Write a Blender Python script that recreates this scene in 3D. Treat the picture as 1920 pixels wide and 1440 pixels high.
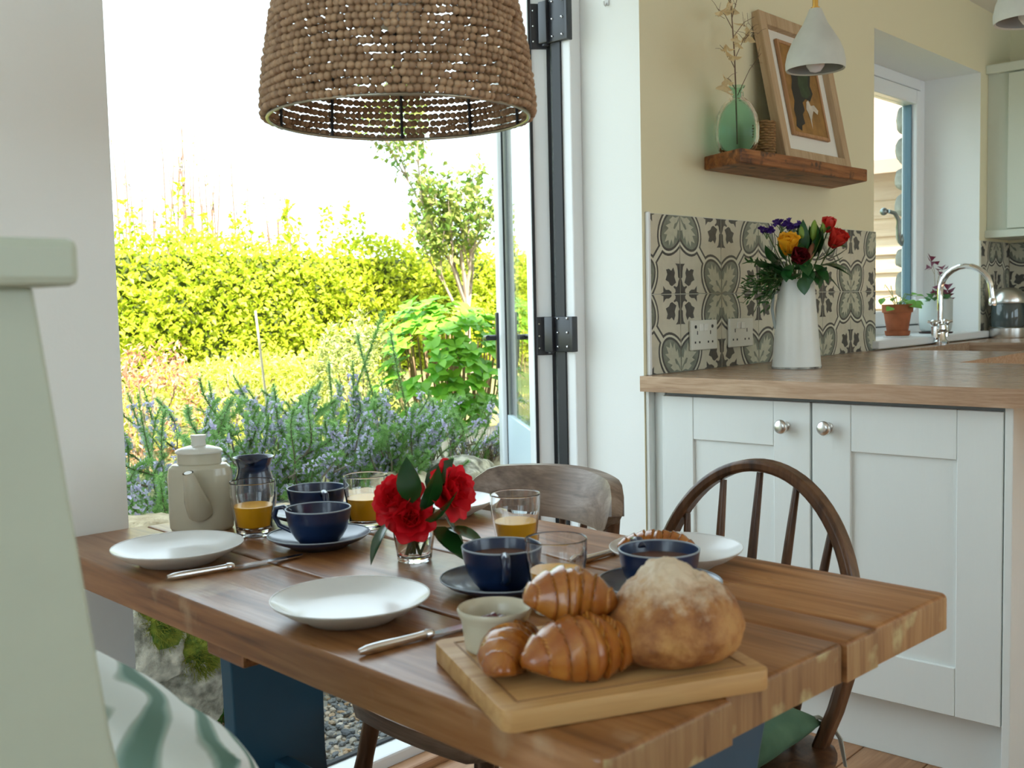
import bpy, bmesh, math, random
from math import sin, cos, pi, radians, sqrt
from mathutils import Vector, Matrix, noise
random.seed(7)
for _o in list(bpy.data.objects): bpy.data.objects.remove(_o)
S = bpy.context.scene
COL = S.collection

# ------------------------------------------------------------------ camera
cam_d = bpy.data.cameras.new('camera'); cam = bpy.data.objects.new('camera', cam_d); COL.objects.link(cam)
_R = Vector((.67050985, -.74155832, -.02253414)); _U = Vector((.07006596, .03305675, .99699449)); _F = Vector((.73858466, .67007351, -.07412287))
_m = Matrix((_R, _U, -_F)).transposed().to_4x4(); _m.translation = Vector((-2.4331, -1.6962, 1.1125))
cam.matrix_world = _m
cam_d.sensor_fit = 'HORIZONTAL'; cam_d.sensor_width = 36; cam_d.lens = 2004.96 / 1920 * 36
cam_d.clip_start = .02
cam_d.dof.use_dof = True; cam_d.dof.focus_distance = 2.3; cam_d.dof.aperture_fstop = 9.0
S.camera = cam

# ------------------------------------------------------------------ sky, sun, exposure
W = bpy.data.worlds.new('sky'); S.world = W; W.use_nodes = True
bg = W.node_tree.nodes['Background']; bg.inputs[0].default_value = (.74, .91, 1.0, 1); bg.inputs[1].default_value = 3.3
sun_d = bpy.data.lights.new('sun', 'SUN'); sun_d.energy = 24; sun_d.angle = radians(1.5); sun_d.color = (1, .93, .80)
sun = bpy.data.objects.new('sun', sun_d); COL.objects.link(sun)
sun.rotation_euler = Vector((.35, .62, -.72)).to_track_quat('-Z', 'Y').to_euler()
S.view_settings.view_transform = 'Standard'; S.view_settings.look = 'None'
S.view_settings.gamma = 1; S.view_settings.use_curve_mapping = False; S.view_settings.exposure = 0.12

# ------------------------------------------------------------------ materials
MATS = {}
def _new(name):
    m = bpy.data.materials.new(name); m.use_nodes = True
    nt = m.node_tree; b = nt.nodes['Principled BSDF']
    return m, nt, b
def plain(name, col, rough=.5, metal=0, spec=.5, var=0, scale=8, bump=0, bscale=40, coat=0, stretch=(1,1,1), col2=None, detail=4, trans=0, sheen=0):
    if name in MATS: return MATS[name]
    m, nt, b = _new(name)
    b.inputs['Base Color'].default_value = (*col, 1); b.inputs['Roughness'].default_value = rough
    b.inputs['Metallic'].default_value = metal; b.inputs['Specular IOR Level'].default_value = spec
    if coat: b.inputs['Coat Weight'].default_value = coat; b.inputs['Coat Roughness'].default_value = .12
    if sheen: b.inputs['Sheen Weight'].default_value = sheen
    if var or col2 or bump:
        tc = nt.nodes.new('ShaderNodeTexCoord'); mp = nt.nodes.new('ShaderNodeMapping'); mp.inputs['Scale'].default_value = stretch
        nt.links.new(tc.outputs['Object'], mp.inputs[0])
    if var or col2:
        n = nt.nodes.new('ShaderNodeTexNoise'); n.inputs['Scale'].default_value = scale; n.inputs['Detail'].default_value = detail
        nt.links.new(mp.outputs[0], n.inputs['Vector'])
        r = nt.nodes.new('ShaderNodeValToRGB'); c2 = col2 or tuple(max(0, c * (1 - var)) for c in col)
        r.color_ramp.elements[0].position = .35; r.color_ramp.elements[1].position = .65
        r.color_ramp.elements[0].color = (*c2, 1); r.color_ramp.elements[1].color = (*col, 1)
        nt.links.new(n.outputs[0], r.inputs[0]); nt.links.new(r.outputs[0], b.inputs['Base Color'])
    if bump:
        n2 = nt.nodes.new('ShaderNodeTexNoise'); n2.inputs['Scale'].default_value = bscale; n2.inputs['Detail'].default_value = 5
        nt.links.new(mp.outputs[0], n2.inputs['Vector'])
        bp = nt.nodes.new('ShaderNodeBump'); bp.inputs['Strength'].default_value = bump; bp.inputs['Distance'].default_value = .01
        nt.links.new(n2.outputs[0], bp.inputs['Height']); nt.links.new(bp.outputs[0], b.inputs['Normal'])
    if trans: b.inputs['Transmission Weight'].default_value = trans
    MATS[name] = m; return m
def wood(name, dark, mid, light, axis=1, scale=1.0, rough=.4, spec=.5, bump=.12, knots=False, patch=None, rnd=True):
    """straight grained wood, the grain running along the object's axis"""
    if name in MATS: return MATS[name]
    m, nt, b = _new(name); N = nt.nodes.new; L = nt.links.new
    tc = N('ShaderNodeTexCoord'); mp = N('ShaderNodeMapping')
    s = [16 * scale] * 3; s[axis] = 1.1 * scale; mp.inputs['Scale'].default_value = s
    oi = N('ShaderNodeObjectInfo'); sc = N('ShaderNodeVectorMath'); sc.operation = 'SCALE'; sc.inputs['Scale'].default_value = 37. if rnd else 0
    L(oi.outputs['Random'], sc.inputs[0]); ad = N('ShaderNodeVectorMath'); L(tc.outputs['Object'], ad.inputs[0]); L(sc.outputs[0], ad.inputs[1])
    L(ad.outputs[0], mp.inputs[0])
    n1 = N('ShaderNodeTexNoise'); n1.inputs['Scale'].default_value = 1.6; n1.inputs['Detail'].default_value = 6; n1.inputs['Distortion'].default_value = .9
    L(mp.outputs[0], n1.inputs['Vector'])
    n2 = N('ShaderNodeTexNoise'); n2.inputs['Scale'].default_value = 9; n2.inputs['Detail'].default_value = 3; L(mp.outputs[0], n2.inputs['Vector'])
    mx = N('ShaderNodeMath'); mx.operation = 'MULTIPLY_ADD'; mx.inputs[1].default_value = .28; L(n2.outputs[0], mx.inputs[0])
    m3 = N('ShaderNodeMath'); m3.operation = 'MULTIPLY'; m3.inputs[1].default_value = .74; L(n1.outputs[0], m3.inputs[0]); L(m3.outputs[0], mx.inputs[2])
    r = N('ShaderNodeValToRGB'); e = r.color_ramp.elements
    e[0].position = .30; e[0].color = (*dark, 1); e[1].position = .72; e[1].color = (*light, 1)
    k = e.new(.5); k.color = (*mid, 1); L(mx.outputs[0], r.inputs[0])
    out = r.outputs[0]
    # slow tone change from board to board
    hs = N('ShaderNodeHueSaturation'); mr = N('ShaderNodeMapRange'); mr.inputs['To Min'].default_value = .86; mr.inputs['To Max'].default_value = 1.14
    L(oi.outputs['Random'], mr.inputs['Value']); L(mr.outputs[0], hs.inputs['Value']); L(out, hs.inputs['Color']); out = hs.outputs[0]
    if patch:
        n4 = N('ShaderNodeTexNoise'); n4.inputs['Scale'].default_value = patch[1]; n4.inputs['Detail'].default_value = 5; L(ad.outputs[0], n4.inputs['Vector'])
        r4 = N('ShaderNodeValToRGB'); r4.color_ramp.elements[0].position = patch[2]; r4.color_ramp.elements[1].position = patch[2] + .10
        L(n4.outputs[0], r4.inputs[0]); mix = N('ShaderNodeMixRGB'); L(r4.outputs[0], mix.inputs[0]); L(out, mix.inputs[1]); mix.inputs[2].default_value = (*patch[0], 1); out = mix.outputs[0]
    if knots:
        v = N('ShaderNodeTexVoronoi'); v.inputs['Scale'].default_value = 3.1; mk = N('ShaderNodeMapping')
        sk = [1.6] * 3; sk[axis] = .9; mk.inputs['Scale'].default_value = sk; L(ad.outputs[0], mk.inputs[0]); L(mk.outputs[0], v.inputs['Vector'])
        rk = N('ShaderNodeValToRGB'); rk.color_ramp.elements[0].position = .03; rk.color_ramp.elements[0].color = (1, 1, 1, 1); rk.color_ramp.elements[1].position = .07; rk.color_ramp.elements[1].color = (0, 0, 0, 1)
        L(v.outputs['Distance'], rk.inputs[0]); mk2 = N('ShaderNodeMixRGB'); L(rk.outputs[0], mk2.inputs[0]); L(out, mk2.inputs[1]); mk2.inputs[2].default_value = (*(c * .45 for c in dark), 1); out = mk2.outputs[0]
    L(out, b.inputs['Base Color'])
    rr = N('ShaderNodeMapRange'); rr.inputs['To Min'].default_value = rough + .14; rr.inputs['To Max'].default_value = max(.05, rough - .1)
    L(n1.outputs[0], rr.inputs['Value']); L(rr.outputs[0], b.inputs['Roughness']); b.inputs['Specular IOR Level'].default_value = spec
    bp = N('ShaderNodeBump'); bp.inputs['Strength'].default_value = bump; bp.inputs['Distance'].default_value = .004
    L(mx.outputs[0], bp.inputs['Height']); L(bp.outputs[0], b.inputs['Normal'])
    MATS[name] = m; return m
def glass(name, col=(1, 1, 1), rough=0., ior=1.45):
    if name in MATS: return MATS[name]
    m, nt, b = _new(name); b.inputs['Base Color'].default_value = (*col, 1); b.inputs['Roughness'].default_value = rough
    b.inputs['Transmission Weight'].default_value = 1; b.inputs['IOR'].default_value = ior
    MATS[name] = m; return m
def pane_glass(name):
    """flat window glass: clear with a Fresnel reflection"""
    m, nt, b = _new(name); N = nt.nodes.new; L = nt.links.new
    nt.nodes.remove(b); o = nt.nodes['Material Output']
    t = N('ShaderNodeBsdfTransparent'); t.inputs[0].default_value = (.93, .96, .95, 1); g = N('ShaderNodeBsdfGlossy'); g.inputs['Roughness'].default_value = 0
    f = N('ShaderNodeFresnel'); ge = N('ShaderNodeNewGeometry'); mr = N('ShaderNodeMapRange'); mr.inputs['To Min'].default_value = 1.6; mr.inputs['To Max'].default_value = 1 / 1.6; L(ge.outputs['Backfacing'], mr.inputs['Value']); L(mr.outputs[0], f.inputs[0]); mx = N('ShaderNodeMixShader')
    L(f.outputs[0], mx.inputs[0]); L(t.outputs[0], mx.inputs[1]); L(g.outputs[0], mx.inputs[2]); L(mx.outputs[0], o.inputs[0])
    MATS[name] = m; return m
def leafmat(name, a, b_, trans=.45, scale=3., rough=.4, spec=.4):
    """leaf: two tones from piece to piece, some light coming through"""
    if name in MATS: return MATS[name]
    m, nt, b = _new(name); N = nt.nodes.new; L = nt.links.new; o = nt.nodes['Material Output']
    ge = N('ShaderNodeNewGeometry'); r = N('ShaderNodeValToRGB'); r.color_ramp.elements[0].color = (*a, 1); r.color_ramp.elements[1].color = (*b_, 1)
    L(ge.outputs['Random Per Island'], r.inputs[0]); L(r.outputs[0], b.inputs['Base Color'])
    b.inputs['Roughness'].default_value = rough; b.inputs['Specular IOR Level'].default_value = spec
    t = N('ShaderNodeBsdfTranslucent'); L(r.outputs[0], t.inputs[0]); mx = N('ShaderNodeMixShader'); mx.inputs[0].default_value = trans
    L(b.outputs[0], mx.inputs[1]); L(t.outputs[0], mx.inputs[2]); L(mx.outputs[0], o.inputs[0])
    MATS[name] = m; return m

# ------------------------------------------------------------------ mesh helpers
class B:
    def __init__(s): s.v = []; s.f = []; s.mi = []; s.cur = 0; s.mats = []
    def add(s, vs, fs, M=None):
        o = len(s.v)
        for q in vs:
            q = Vector(q); s.v.append(tuple(M @ q) if M is not None else tuple(q))
        for f in fs: s.f.append([i + o for i in f]); s.mi.append(s.cur)
        return s
    def box(s, x0, x1, y0, y1, z0, z1, M=None):
        return s.add([(x0,y0,z0),(x1,y0,z0),(x1,y1,z0),(x0,y1,z0),(x0,y0,z1),(x1,y0,z1),(x1,y1,z1),(x0,y1,z1)],
                     [(0,3,2,1),(4,5,6,7),(0,1,5,4),(1,2,6,5),(2,3,7,6),(3,0,4,7)], M)
    def rbox(s, x0, x1, y0, y1, z0, z1, r=.003, seg=2, M=None):
        bm = bmesh.new(); bmesh.ops.create_cube(bm, size=1)
        for v in bm.verts: v.co = Vector((x0 + (v.co.x + .5) * (x1 - x0), y0 + (v.co.y + .5) * (y1 - y0), z0 + (v.co.z + .5) * (z1 - z0)))
        r = min(r, .49 * min(abs(x1 - x0), abs(y1 - y0), abs(z1 - z0)))
        bmesh.ops.bevel(bm, geom=list(bm.edges), offset=r, segments=seg, affect='EDGES', profile=.5)
        return s.frombm(bm, M)
    def frombm(s, bm, M=None):
        bm.verts.index_update(); vs = [v.co.copy() for v in bm.verts]; fs = [[v.index for v in f.verts] for f in bm.faces]; bm.free()
        return s.add(vs, fs, M)
    def lathe(s, prof, seg=32, M=None, sy=1., close=False):
        vs = []; fs = []; n = len(prof); rings = []
        for r, z in prof:
            if r < 1e-6: rings.append([len(vs)]); vs.append((0, 0, z))
            else:
                rings.append(list(range(len(vs), len(vs) + seg)))
                vs += [(r * cos(2*pi*k/seg), r * sy * sin(2*pi*k/seg), z) for k in range(seg)]
        prs = list(zip(rings, rings[1:])) + ([(rings[-1], rings[0])] if close else [])
        for a, b in prs:
            for k in range(seg):
                k2 = (k + 1) % seg
                if len(a) == 1 and len(b) == 1: continue
                if len(a) == 1: fs.append((a[0], b[k2], b[k]))
                elif len(b) == 1: fs.append((a[k], a[k2], b[0]))
                else: fs.append((a[k], a[k2], b[k2], b[k]))
        return s.add(vs, fs, M)
    def tube(s, pts, rad, seg=8, M=None, cap=True, flat=1., up=None):
        pts = [Vector(p) for p in pts]; n = len(pts); rad = rad if hasattr(rad, '__len__') else [rad] * n
        vs = []; fs = []; nrm = None
        for i in range(n):
            t = (pts[min(i + 1, n - 1)] - pts[max(i - 1, 0)]).normalized()
            if nrm is None:
                a = Vector(up) if up else (Vector((0, 0, 1)) if abs(t.z) < .9 else Vector((1, 0, 0)))
                nrm = (a - t * a.dot(t)).normalized()
            else: nrm = (nrm - t * nrm.dot(t)).normalized()
            bn = t.cross(nrm)
            for k in range(seg):
                a = 2 * pi * k / seg; vs.append(pts[i] + (nrm * cos(a) * flat + bn * sin(a)) * rad[i])
        for i in range(n - 1):
            for k in range(seg):
                k2 = (k + 1) % seg; fs.append((i*seg+k, i*seg+k2, (i+1)*seg+k2, (i+1)*seg+k))
        if cap: fs.append(tuple(reversed(range(seg)))); fs.append(tuple(range((n-1)*seg, n*seg)))
        return s.add(vs, fs, M)
    def sweep(s, pts, w, h, up=(0, 0, 1), M=None):
        """rectangular bar along a path; w along the side, h along up (numbers or lists)"""
        pts = [Vector(p) for p in pts]; n = len(pts); up = Vector(up); vs = []; fs = []
        w = w if hasattr(w, '__len__') else [w] * n; h = h if hasattr(h, '__len__') else [h] * n
        for i in range(n):
            t = (pts[min(i+1, n-1)] - pts[max(i-1, 0)]).normalized(); sd = t.cross(up).normalized(); u = sd.cross(t)
            for a, c in ((-1,-1),(1,-1),(1,1),(-1,1)): vs.append(pts[i] + sd * (a * w[i] / 2) + u * (c * h[i] / 2))
        for i in range(n - 1):
            for k in range(4): fs.append((i*4+k, i*4+(k+1)%4, (i+1)*4+(k+1)%4, (i+1)*4+k))
        fs.append((3,2,1,0)); fs.append(((n-1)*4, (n-1)*4+1, (n-1)*4+2, (n-1)*4+3))
        return s.add(vs, fs, M)
    def prism(s, poly, z0, z1, M=None):
        """polygon in the xy plane, extruded along z"""
        n = len(poly); vs = [(x, y, z0) for x, y in poly] + [(x, y, z1) for x, y in poly]
        fs = [tuple(reversed(range(n))), tuple(range(n, 2 * n))] + [(i, (i+1) % n, n + (i+1) % n, n + i) for i in range(n)]
        return s.add(vs, fs, M)
    def ball(s, c, r, sub=2, sc=(1, 1, 1), M=None):
        bm = bmesh.new(); bmesh.ops.create_icosphere(bm, subdivisions=sub, radius=r)
        for v in bm.verts: v.co = Vector((v.co.x * sc[0] + c[0], v.co.y * sc[1] + c[1], v.co.z * sc[2] + c[2]))
        return s.frombm(bm, M)
    def mesh(s, name, mat=None, smooth=None):
        me = bpy.data.meshes.new(name); me.from_pydata(s.v, [], s.f); me.update()
        for m in (mat if isinstance(mat, (list, tuple)) else [mat]):
            if m: me.materials.append(m)
        if any(s.mi): me.polygons.foreach_set('material_index', s.mi)
        bm = bmesh.new(); bm.from_mesh(me); bmesh.ops.recalc_face_normals(bm, faces=bm.faces); bm.to_mesh(me); bm.free()
        if smooth is not None:
            me.polygons.foreach_set('use_smooth', [True] * len(me.polygons))
            if smooth < 180: me.set_sharp_from_angle(angle=radians(smooth))
        return me
    def obj(s, name, mat=None, parent=None, smooth=None, bevel=0, loc=None, rotz=0, sub=0):
        return link(name, s.mesh(name, mat, smooth), parent, loc, rotz, bevel, sub)
def link(name, me, parent=None, loc=None, rotz=0, bevel=0, sub=0):
    o = bpy.data.objects.new(name, me); COL.objects.link(o); o.parent = parent
    if loc: o.location = loc
    if rotz: o.rotation_euler = (0, 0, rotz)
    if bevel:
        md = o.modifiers.new('bevel', 'BEVEL'); md.width = bevel; md.segments = 2; md.limit_method = 'ANGLE'; md.angle_limit = radians(40)
    if sub:
        md = o.modifiers.new('sub', 'SUBSURF'); md.levels = sub; md.render_levels = sub
    return o
def thing(name, label, cat, loc=(0, 0, 0), rotz=0, group=None):
    o = bpy.data.objects.new(name, None); COL.objects.link(o); o.location = loc; o.rotation_euler = (0, 0, rotz)
    o.empty_display_size = .05
    return tag(o, label, cat, group)
def tag(o, label, cat, group=None, kind=None):
    o['label'] = label; o['category'] = cat
    if group: o['group'] = group
    if kind: o['kind'] = kind
    return o
def struct(o, label=None):
    o['kind'] = 'structure'
    if label: o['label'] = label
    return o
def stuff(o): o['kind'] = 'stuff'; return o
def copy_tree(o, parent=None):
    c = o.copy(); COL.objects.link(c); c.parent = parent
    for ch in list(o.children): copy_tree(ch, c)
    return c
def T(x=0, y=0, z=0): return Matrix.Translation((x, y, z))
def RZ(a): return Matrix.Rotation(a, 4, 'Z')
def RX(a): return Matrix.Rotation(a, 4, 'X')
def RY(a): return Matrix.Rotation(a, 4, 'Y')
def aim(p, d, roll=0):
    """matrix whose z axis points along d, at p"""
    q = Vector(d).to_track_quat('Z', 'Y').to_matrix().to_4x4(); return T(*p) @ q @ RZ(roll)
def rnd(a, b): return random.uniform(a, b)
def leaf_geo(L, Wd, bend=.25, fold=.2, n=4):
    """pointed leaf from the origin along +y, upper side +z"""
    vs = []; fs = []
    for i in range(n + 1):
        t = i / n; w = Wd * .5 * (sin(pi * t ** .8) ** .9 if 0 < t < 1 else 0) ; y = L * t * (1 - .12 * bend * t); z = -bend * L * t * t * .6
        if i in (0, n): vs.append((0, y, z))
        else: vs += [(-w, y, z + fold * w), (0, y, z), (w, y, z + fold * w)]
    def ring(i): return [0] if i == 0 else ([len(vs) - 1] if i == n else [1 + (i-1)*3 + k for k in range(3)])
    for i in range(n):
        a, b = ring(i), ring(i + 1)
        if len(a) == 1: fs += [(a[0], b[1], b[0]), (a[0], b[2], b[1])]
        elif len(b) == 1: fs += [(a[0], a[1], b[0]), (a[1], a[2], b[0])]
        else: fs += [(a[0], a[1], b[1], b[0]), (a[1], a[2], b[2], b[1])]
    return vs, fs

def dens(prof, e=.0012):
    """extra rings next to every corner so smooth shading keeps the walls straight"""
    out = [prof[0]]
    for a, c in zip(prof, prof[1:]):
        L = sqrt((a[0]-c[0])**2 + (a[1]-c[1])**2)
        if L > 3.2 * e:
            k = e / L; out.append((a[0] + (c[0]-a[0]) * k, a[1] + (c[1]-a[1]) * k)); out.append((c[0] + (a[0]-c[0]) * k, c[1] + (a[1]-c[1]) * k))
        out.append(c)
    return out
# ------------------------------------------------------------------ the room
M_WHITE = plain('white_wall_paint', (.86, .875, .85), .75, bump=.03, bscale=160)
M_CREAM = plain('cream_wall_paint', (.76, .71, .49), .8, bump=.04, bscale=140)
M_CEIL = plain('ceiling_paint', (.80, .79, .72), .8)
M_UPVC = plain('white_upvc', (.82, .84, .85), .28)
M_BLACK = plain('black_gasket', (.012, .013, .016), .45)
M_BLACKMETAL = plain('black_powder_coat', (.02, .022, .028), .35, spec=.6)
M_STEEL = plain('brushed_steel', (.72, .72, .70), .28, metal=1)
M_CHROME = plain('chrome', (.85, .86, .87), .06, metal=1)
M_PANE = pane_glass('window_glass')
CEIL = 2.385
def paint_sides(o, second, test):
    o.data.materials.append(second)
    for p_ in o.data.polygons:
        if test(p_): p_.material_index = 1
# kitchen stretch of the garden wall, with the window hole
WX0, WX1, WZ0, WZ1 = 1.47, 2.605, .925, 2.10
b = B()
b.box(-.025, WX0, .0, .33, 0, CEIL); b.box(WX1, 3.15, 0, .33, 0, CEIL)
b.box(WX0, WX1, 0, .33, 0, WZ0); b.box(WX0, WX1, 0, .33, WZ1, CEIL)
o = struct(b.obj('wall_back', M_CREAM)); paint_sides(o, M_WHITE, lambda q: abs(q.normal.y) < .5)
# stretch with the garden doorway
b = B(); b.box(-3.95, -1.527, .03, .33, 0, CEIL); b.box(-1.527, -.025, .03, .33, 2.16, CEIL)
struct(b.obj('wall_door', M_WHITE))
b = B(); b.box(3.0, 3.15, -4.2, 0, 0, CEIL); struct(b.obj('wall_right', M_CREAM))
b = B()   # unseen left wall, open gap added to light the cabinet fronts
b.box(-3.95, -3.8, -4.2, -2.1, 0, CEIL); b.box(-3.95, -3.8, -.6, .03, 0, CEIL); b.box(-3.95, -3.8, -2.1, -.6, 0, .8); b.box(-3.95, -3.8, -2.1, -.6, 2.1, CEIL)
struct(b.obj('wall_left', M_WHITE))
b = B()  # unseen front wall, window openings added to let in more fill light
b.box(-3.95, -1.9, -4.35, -4.2, 0, CEIL); b.box(-.3, .5, -4.35, -4.2, 0, CEIL); b.box(2.5, 3.15, -4.35, -4.2, 0, CEIL); b.box(.5, 2.5, -4.35, -4.2, 0, 1.0); b.box(.5, 2.5, -4.35, -4.2, 2.15, CEIL); b.box(-1.9, -.3, -4.35, -4.2, 0, .9); b.box(-1.9, -.3, -4.35, -4.2, 2.1, CEIL)
struct(b.obj('wall_front', M_WHITE))
b = B(); b.box(-3.95, 3.15, -4.35, .33, CEIL, CEIL + .2); struct(b.obj('ceiling', M_CEIL))
b = B()   # low pitched roof above, it shades the terrace
b.add([(-4.2, -4.6, CEIL + .2), (3.4, -4.6, CEIL + .2), (3.4, .62, CEIL + .2), (-4.2, .62, CEIL + .2), (-4.2, -2, 4.0), (3.4, -2, 4.0)], [(0,1,5,4),(2,3,4,5),(0,4,3),(1,2,5),(0,3,2,1)])
struct(b.obj('roof', plain('slate', (.10, .11, .12), .7)))
# floor boards
M_FLOOR = wood('oak_floor', (.22, .10, .042), (.34, .17, .08), (.45, .25, .125), axis=0, scale=1.3, rough=.42, bump=.06)
b = B(); b.box(-3.95, 3.15, -4.35, .20, -.12, -.02); fl = struct(b.obj('floor', plain('floor_base', (.05, .03, .02), .8)))
mb = {}
yy = .195; row = 0
while yy > -2.6:
    y0 = yy - .158; x = -2.9 - (row * .73) % 1.0
    while x < 3.0:
        Lb = 1.5
        if 'fb' not in mb: mb['fb'] = B().rbox(0, Lb - .002, 0, .156, -.02, 0, .0015, 1).mesh('floor_board', M_FLOOR)
        link('floor_board', mb['fb'], fl, (x, y0, 0)); x += Lb
    yy -= .158; row += 1
b = B(); b.box(-3.95, 3.15, -4.35, yy, -.02, -.001); b.box(-3.95, -3.9, yy, .1, -.02, -.001); fr = b.obj('floor_rest', M_FLOOR, fl); stuff(fr)

# ------------------------------------------------------------------ garden door: frame and folded-back leaf
door = struct(bpy.data.objects.new('door_1', None)); COL.objects.link(door)
b = B(); b.rbox(-.072, -.025, .2, .27, 0, 2.16, .004); b.obj('door_jamb', M_UPVC, door)
b = B(); b.rbox(-1.527, -1.48, .2, .27, 0, 2.16, .004); b.obj('door_jamb', M_UPVC, door)
b = B(); b.rbox(-1.48, -.072, .2, .27, 2.10, 2.16, .004); b.obj('door_head', M_UPVC, door)
b = B(); b.rbox(-1.48, -.072, .198, .275, -.02, .05, .006); sill = b.obj('door_sill', M_UPVC, door)
b = B(); b.box(-1.48, -.072, .258, .272, .049, .056); b.obj('gasket', M_BLACK, sill)
b = B(); b.rbox(-1.48, -.072, .15, .2, -.005, .022, .006); b.obj('threshold_strip', M_FLOOR, door)
b = B(); b.box(-.079, -.071, .232, .262, .05, 2.1); b.obj('gasket', M_BLACK, door)
leaf = bpy.data.objects.new('door_leaf', None); COL.objects.link(leaf); leaf.parent = door
leaf.location = (-.06, .289, 0); leaf.rotation_euler = (0, 0, radians(50.2))
LL, LT, Z0, Z1 = .82, .062, .06, 2.03
b = B(); b.rbox(0, .09, 0, LT, Z0, Z1, .006); b.rbox(LL - .09, LL, 0, LT, Z0, Z1, .006)
b.rbox(.09, LL - .09, 0, LT, Z1 - .09, Z1, .005); b.rbox(.09, LL - .09, 0, LT, Z0, Z0 + .12, .005)
b.obj('leaf_frame', M_UPVC, leaf)
b = B(); b.box(.09, LL - .09, .026, .034, .72, Z1 - .09); b.obj('glass_pane', M_PANE, leaf)
b = B(); b.box(.09, LL - .09, .022, .042, Z0 + .12, .72); b.obj('reflection_panel', plain('reflection_tint', (.62, .74, .80), .3), leaf)  # pale sheet standing in for a bright reflection low in the glass
b = B()
for y0 in (.018, .038): b.box(.088, .098, y0, y0 + .006, Z0 + .12, Z1 - .09); b.box(LL - .098, LL - .088, y0, y0 + .006, Z0 + .12, Z1 - .09)
b.obj('glazing_bead', M_BLACK, leaf)
b = B(); b.box(-.004, .004, -.004, .006, Z0, Z1); b.box(-.004, .004, .050, .058, Z0, Z1); b.obj('leaf_gasket', M_BLACK, leaf)
b = B()
for sg, y0 in ((1, LT), (-1, 0)):
    ya, yb = sorted((y0, y0 + sg * .01)); b.rbox(LL - .065, LL - .03, ya, yb, .885, 1.085, .003)
    b.tube([(LL - .047, y0, .995), (LL - .047, y0 + sg * .045, .995)], .010, 10)
    b.tube([(LL - .047, y0 + sg * .045, .995), (LL - .09, y0 + sg * .052, .995), (LL - .15, y0 + sg * .05, .998)], [.011, .010, .009], 10)
b.obj('lever_handle', M_BLACKMETAL, leaf, smooth=40)
for z0, z1 in ((.965, 1.075), (1.83, 1.955)):
    h = B(); h.rbox(-.09, -.066, .196, .204, z0 + .01, z1, .002); h.rbox(-.088, -.074, .2, .268, z0 + .01, z1, .002); h.rbox(-.10, -.072, .262, .292, z0 + .01, z1, .003)
    h.tube([(-.082, .281, z0 + .005), (-.082, .281, z1)], .010, 10)
    hg = h.obj('hinge', M_BLACKMETAL, door, smooth=40)
    h = B()
    for k in range(3):
        zc = z0 + .025 + k * (z1 - z0 - .03) / 2
        h.ball((-.089, .215, zc), .0045, 1); h.ball((-.089, .25, zc), .0035, 1)
    h.obj('hinge_screws', M_STEEL, hg)
    q = B(); q.rbox(-.008, .002, .004, .052, z0, z1, .002); hl = q.obj('hinge_plate', M_BLACKMETAL, leaf)
    q = B()
    for k in range(3):
        for yk in (.012, .044): q.ball((-.009, yk, z0 + .02 + k * (z1 - z0 - .04) / 2), .003, 1)
    q.obj('plate_screws', M_STEEL, hl)
# exterior quoin stones at the door corner
M_GRAN = plain('granite', (.42, .40, .34), .9, col2=(.12, .13, .11), scale=14, bump=.8, bscale=30, detail=8)
q = struct(bpy.data.objects.new('wall_outside', None)); COL.objects.link(q)
z = -.1; k = 0
while z < 2.5:
    h = rnd(.14, .24); w = .34 if k % 2 else .22; b = B(); b.rbox(.03, .03 + w, .331, .40 + rnd(0, .025), z, z + h - .012, .02, 2); b.obj('quoin_stone', M_GRAN, q); z += h; k += 1

# ------------------------------------------------------------------ kitchen window
win = struct(bpy.data.objects.new('window_1', None)); COL.objects.link(win)
FY0, FY1 = .25, .32
b = B(); f = .05
b.rbox(WX1 - f, WX1, FY0, FY1, WZ0, WZ1, .004); b.rbox(WX0, WX0 + f, FY0, FY1, WZ0, WZ1, .004); b.rbox(WX0 + f, WX1 - f, FY0, FY1, WZ1 - f, WZ1, .004); b.rbox(WX0 + f, WX1 - f, FY0, FY1, WZ0, WZ0 + f, .004)
b.obj('window_frame', M_UPVC, win)
b = B(); x0, x1, z0, z1, f = WX0 + .056, WX1 - .056, WZ0 + .056, WZ1 - .056, .065
b.rbox(x1 - f, x1, FY0 - .012, FY1 - .01, z0, z1, .006); b.rbox(x0, x0 + f, FY0 - .012, FY1 - .01, z0, z1, .006); b.rbox(x0 + f, x1 - f, FY0 - .012, FY1 - .01, z1 - f, z1, .006); b.rbox(x0 + f, x1 - f, FY0 - .012, FY1 - .01, z0, z0 + f, .006)
b.obj('casement_sash', M_UPVC, win)
b = B(); b.box(x0 + f, x1 - f, .275, .283, z0 + f, z1 - f); b.obj('glass_pane', M_PANE, win)
b = B(); b.box(x1 - f - .012, x1 - f, .262, .298, z0 + f, z1 - f); b.obj('pane_gasket', plain('blue_grey_edge', (.10, .19, .25), .4), win)
b = B(); b.box(x1, x1 + .006, FY0 + .004, FY0 + .02, z0, z1); b.box(x0, x1, FY0 + .004, FY0 + .02, z1, z1 + .006); b.box(x0, x1, FY0 + .004, FY0 + .02, z0 - .006, z0); b.obj('sash_gap', M_BLACK, win)
hx = 2.09
b = B(); b.ball((hx, .225, 1.475), .017, 2); b.tube([(hx, .238, 1.475), (hx, .215, 1.475)], .011, 10)
pts = [(hx, .205, 1.475), (hx + .045, .195, 1.468), (hx + .07, .19, 1.44), (hx + .072, .19, 1.39), (hx + .085, .19, 1.345), (hx + .105, .19, 1.335), (hx + .115, .19, 1.355), (hx + .105, .19, 1.375), (hx + .092, .19, 1.365)]
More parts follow.
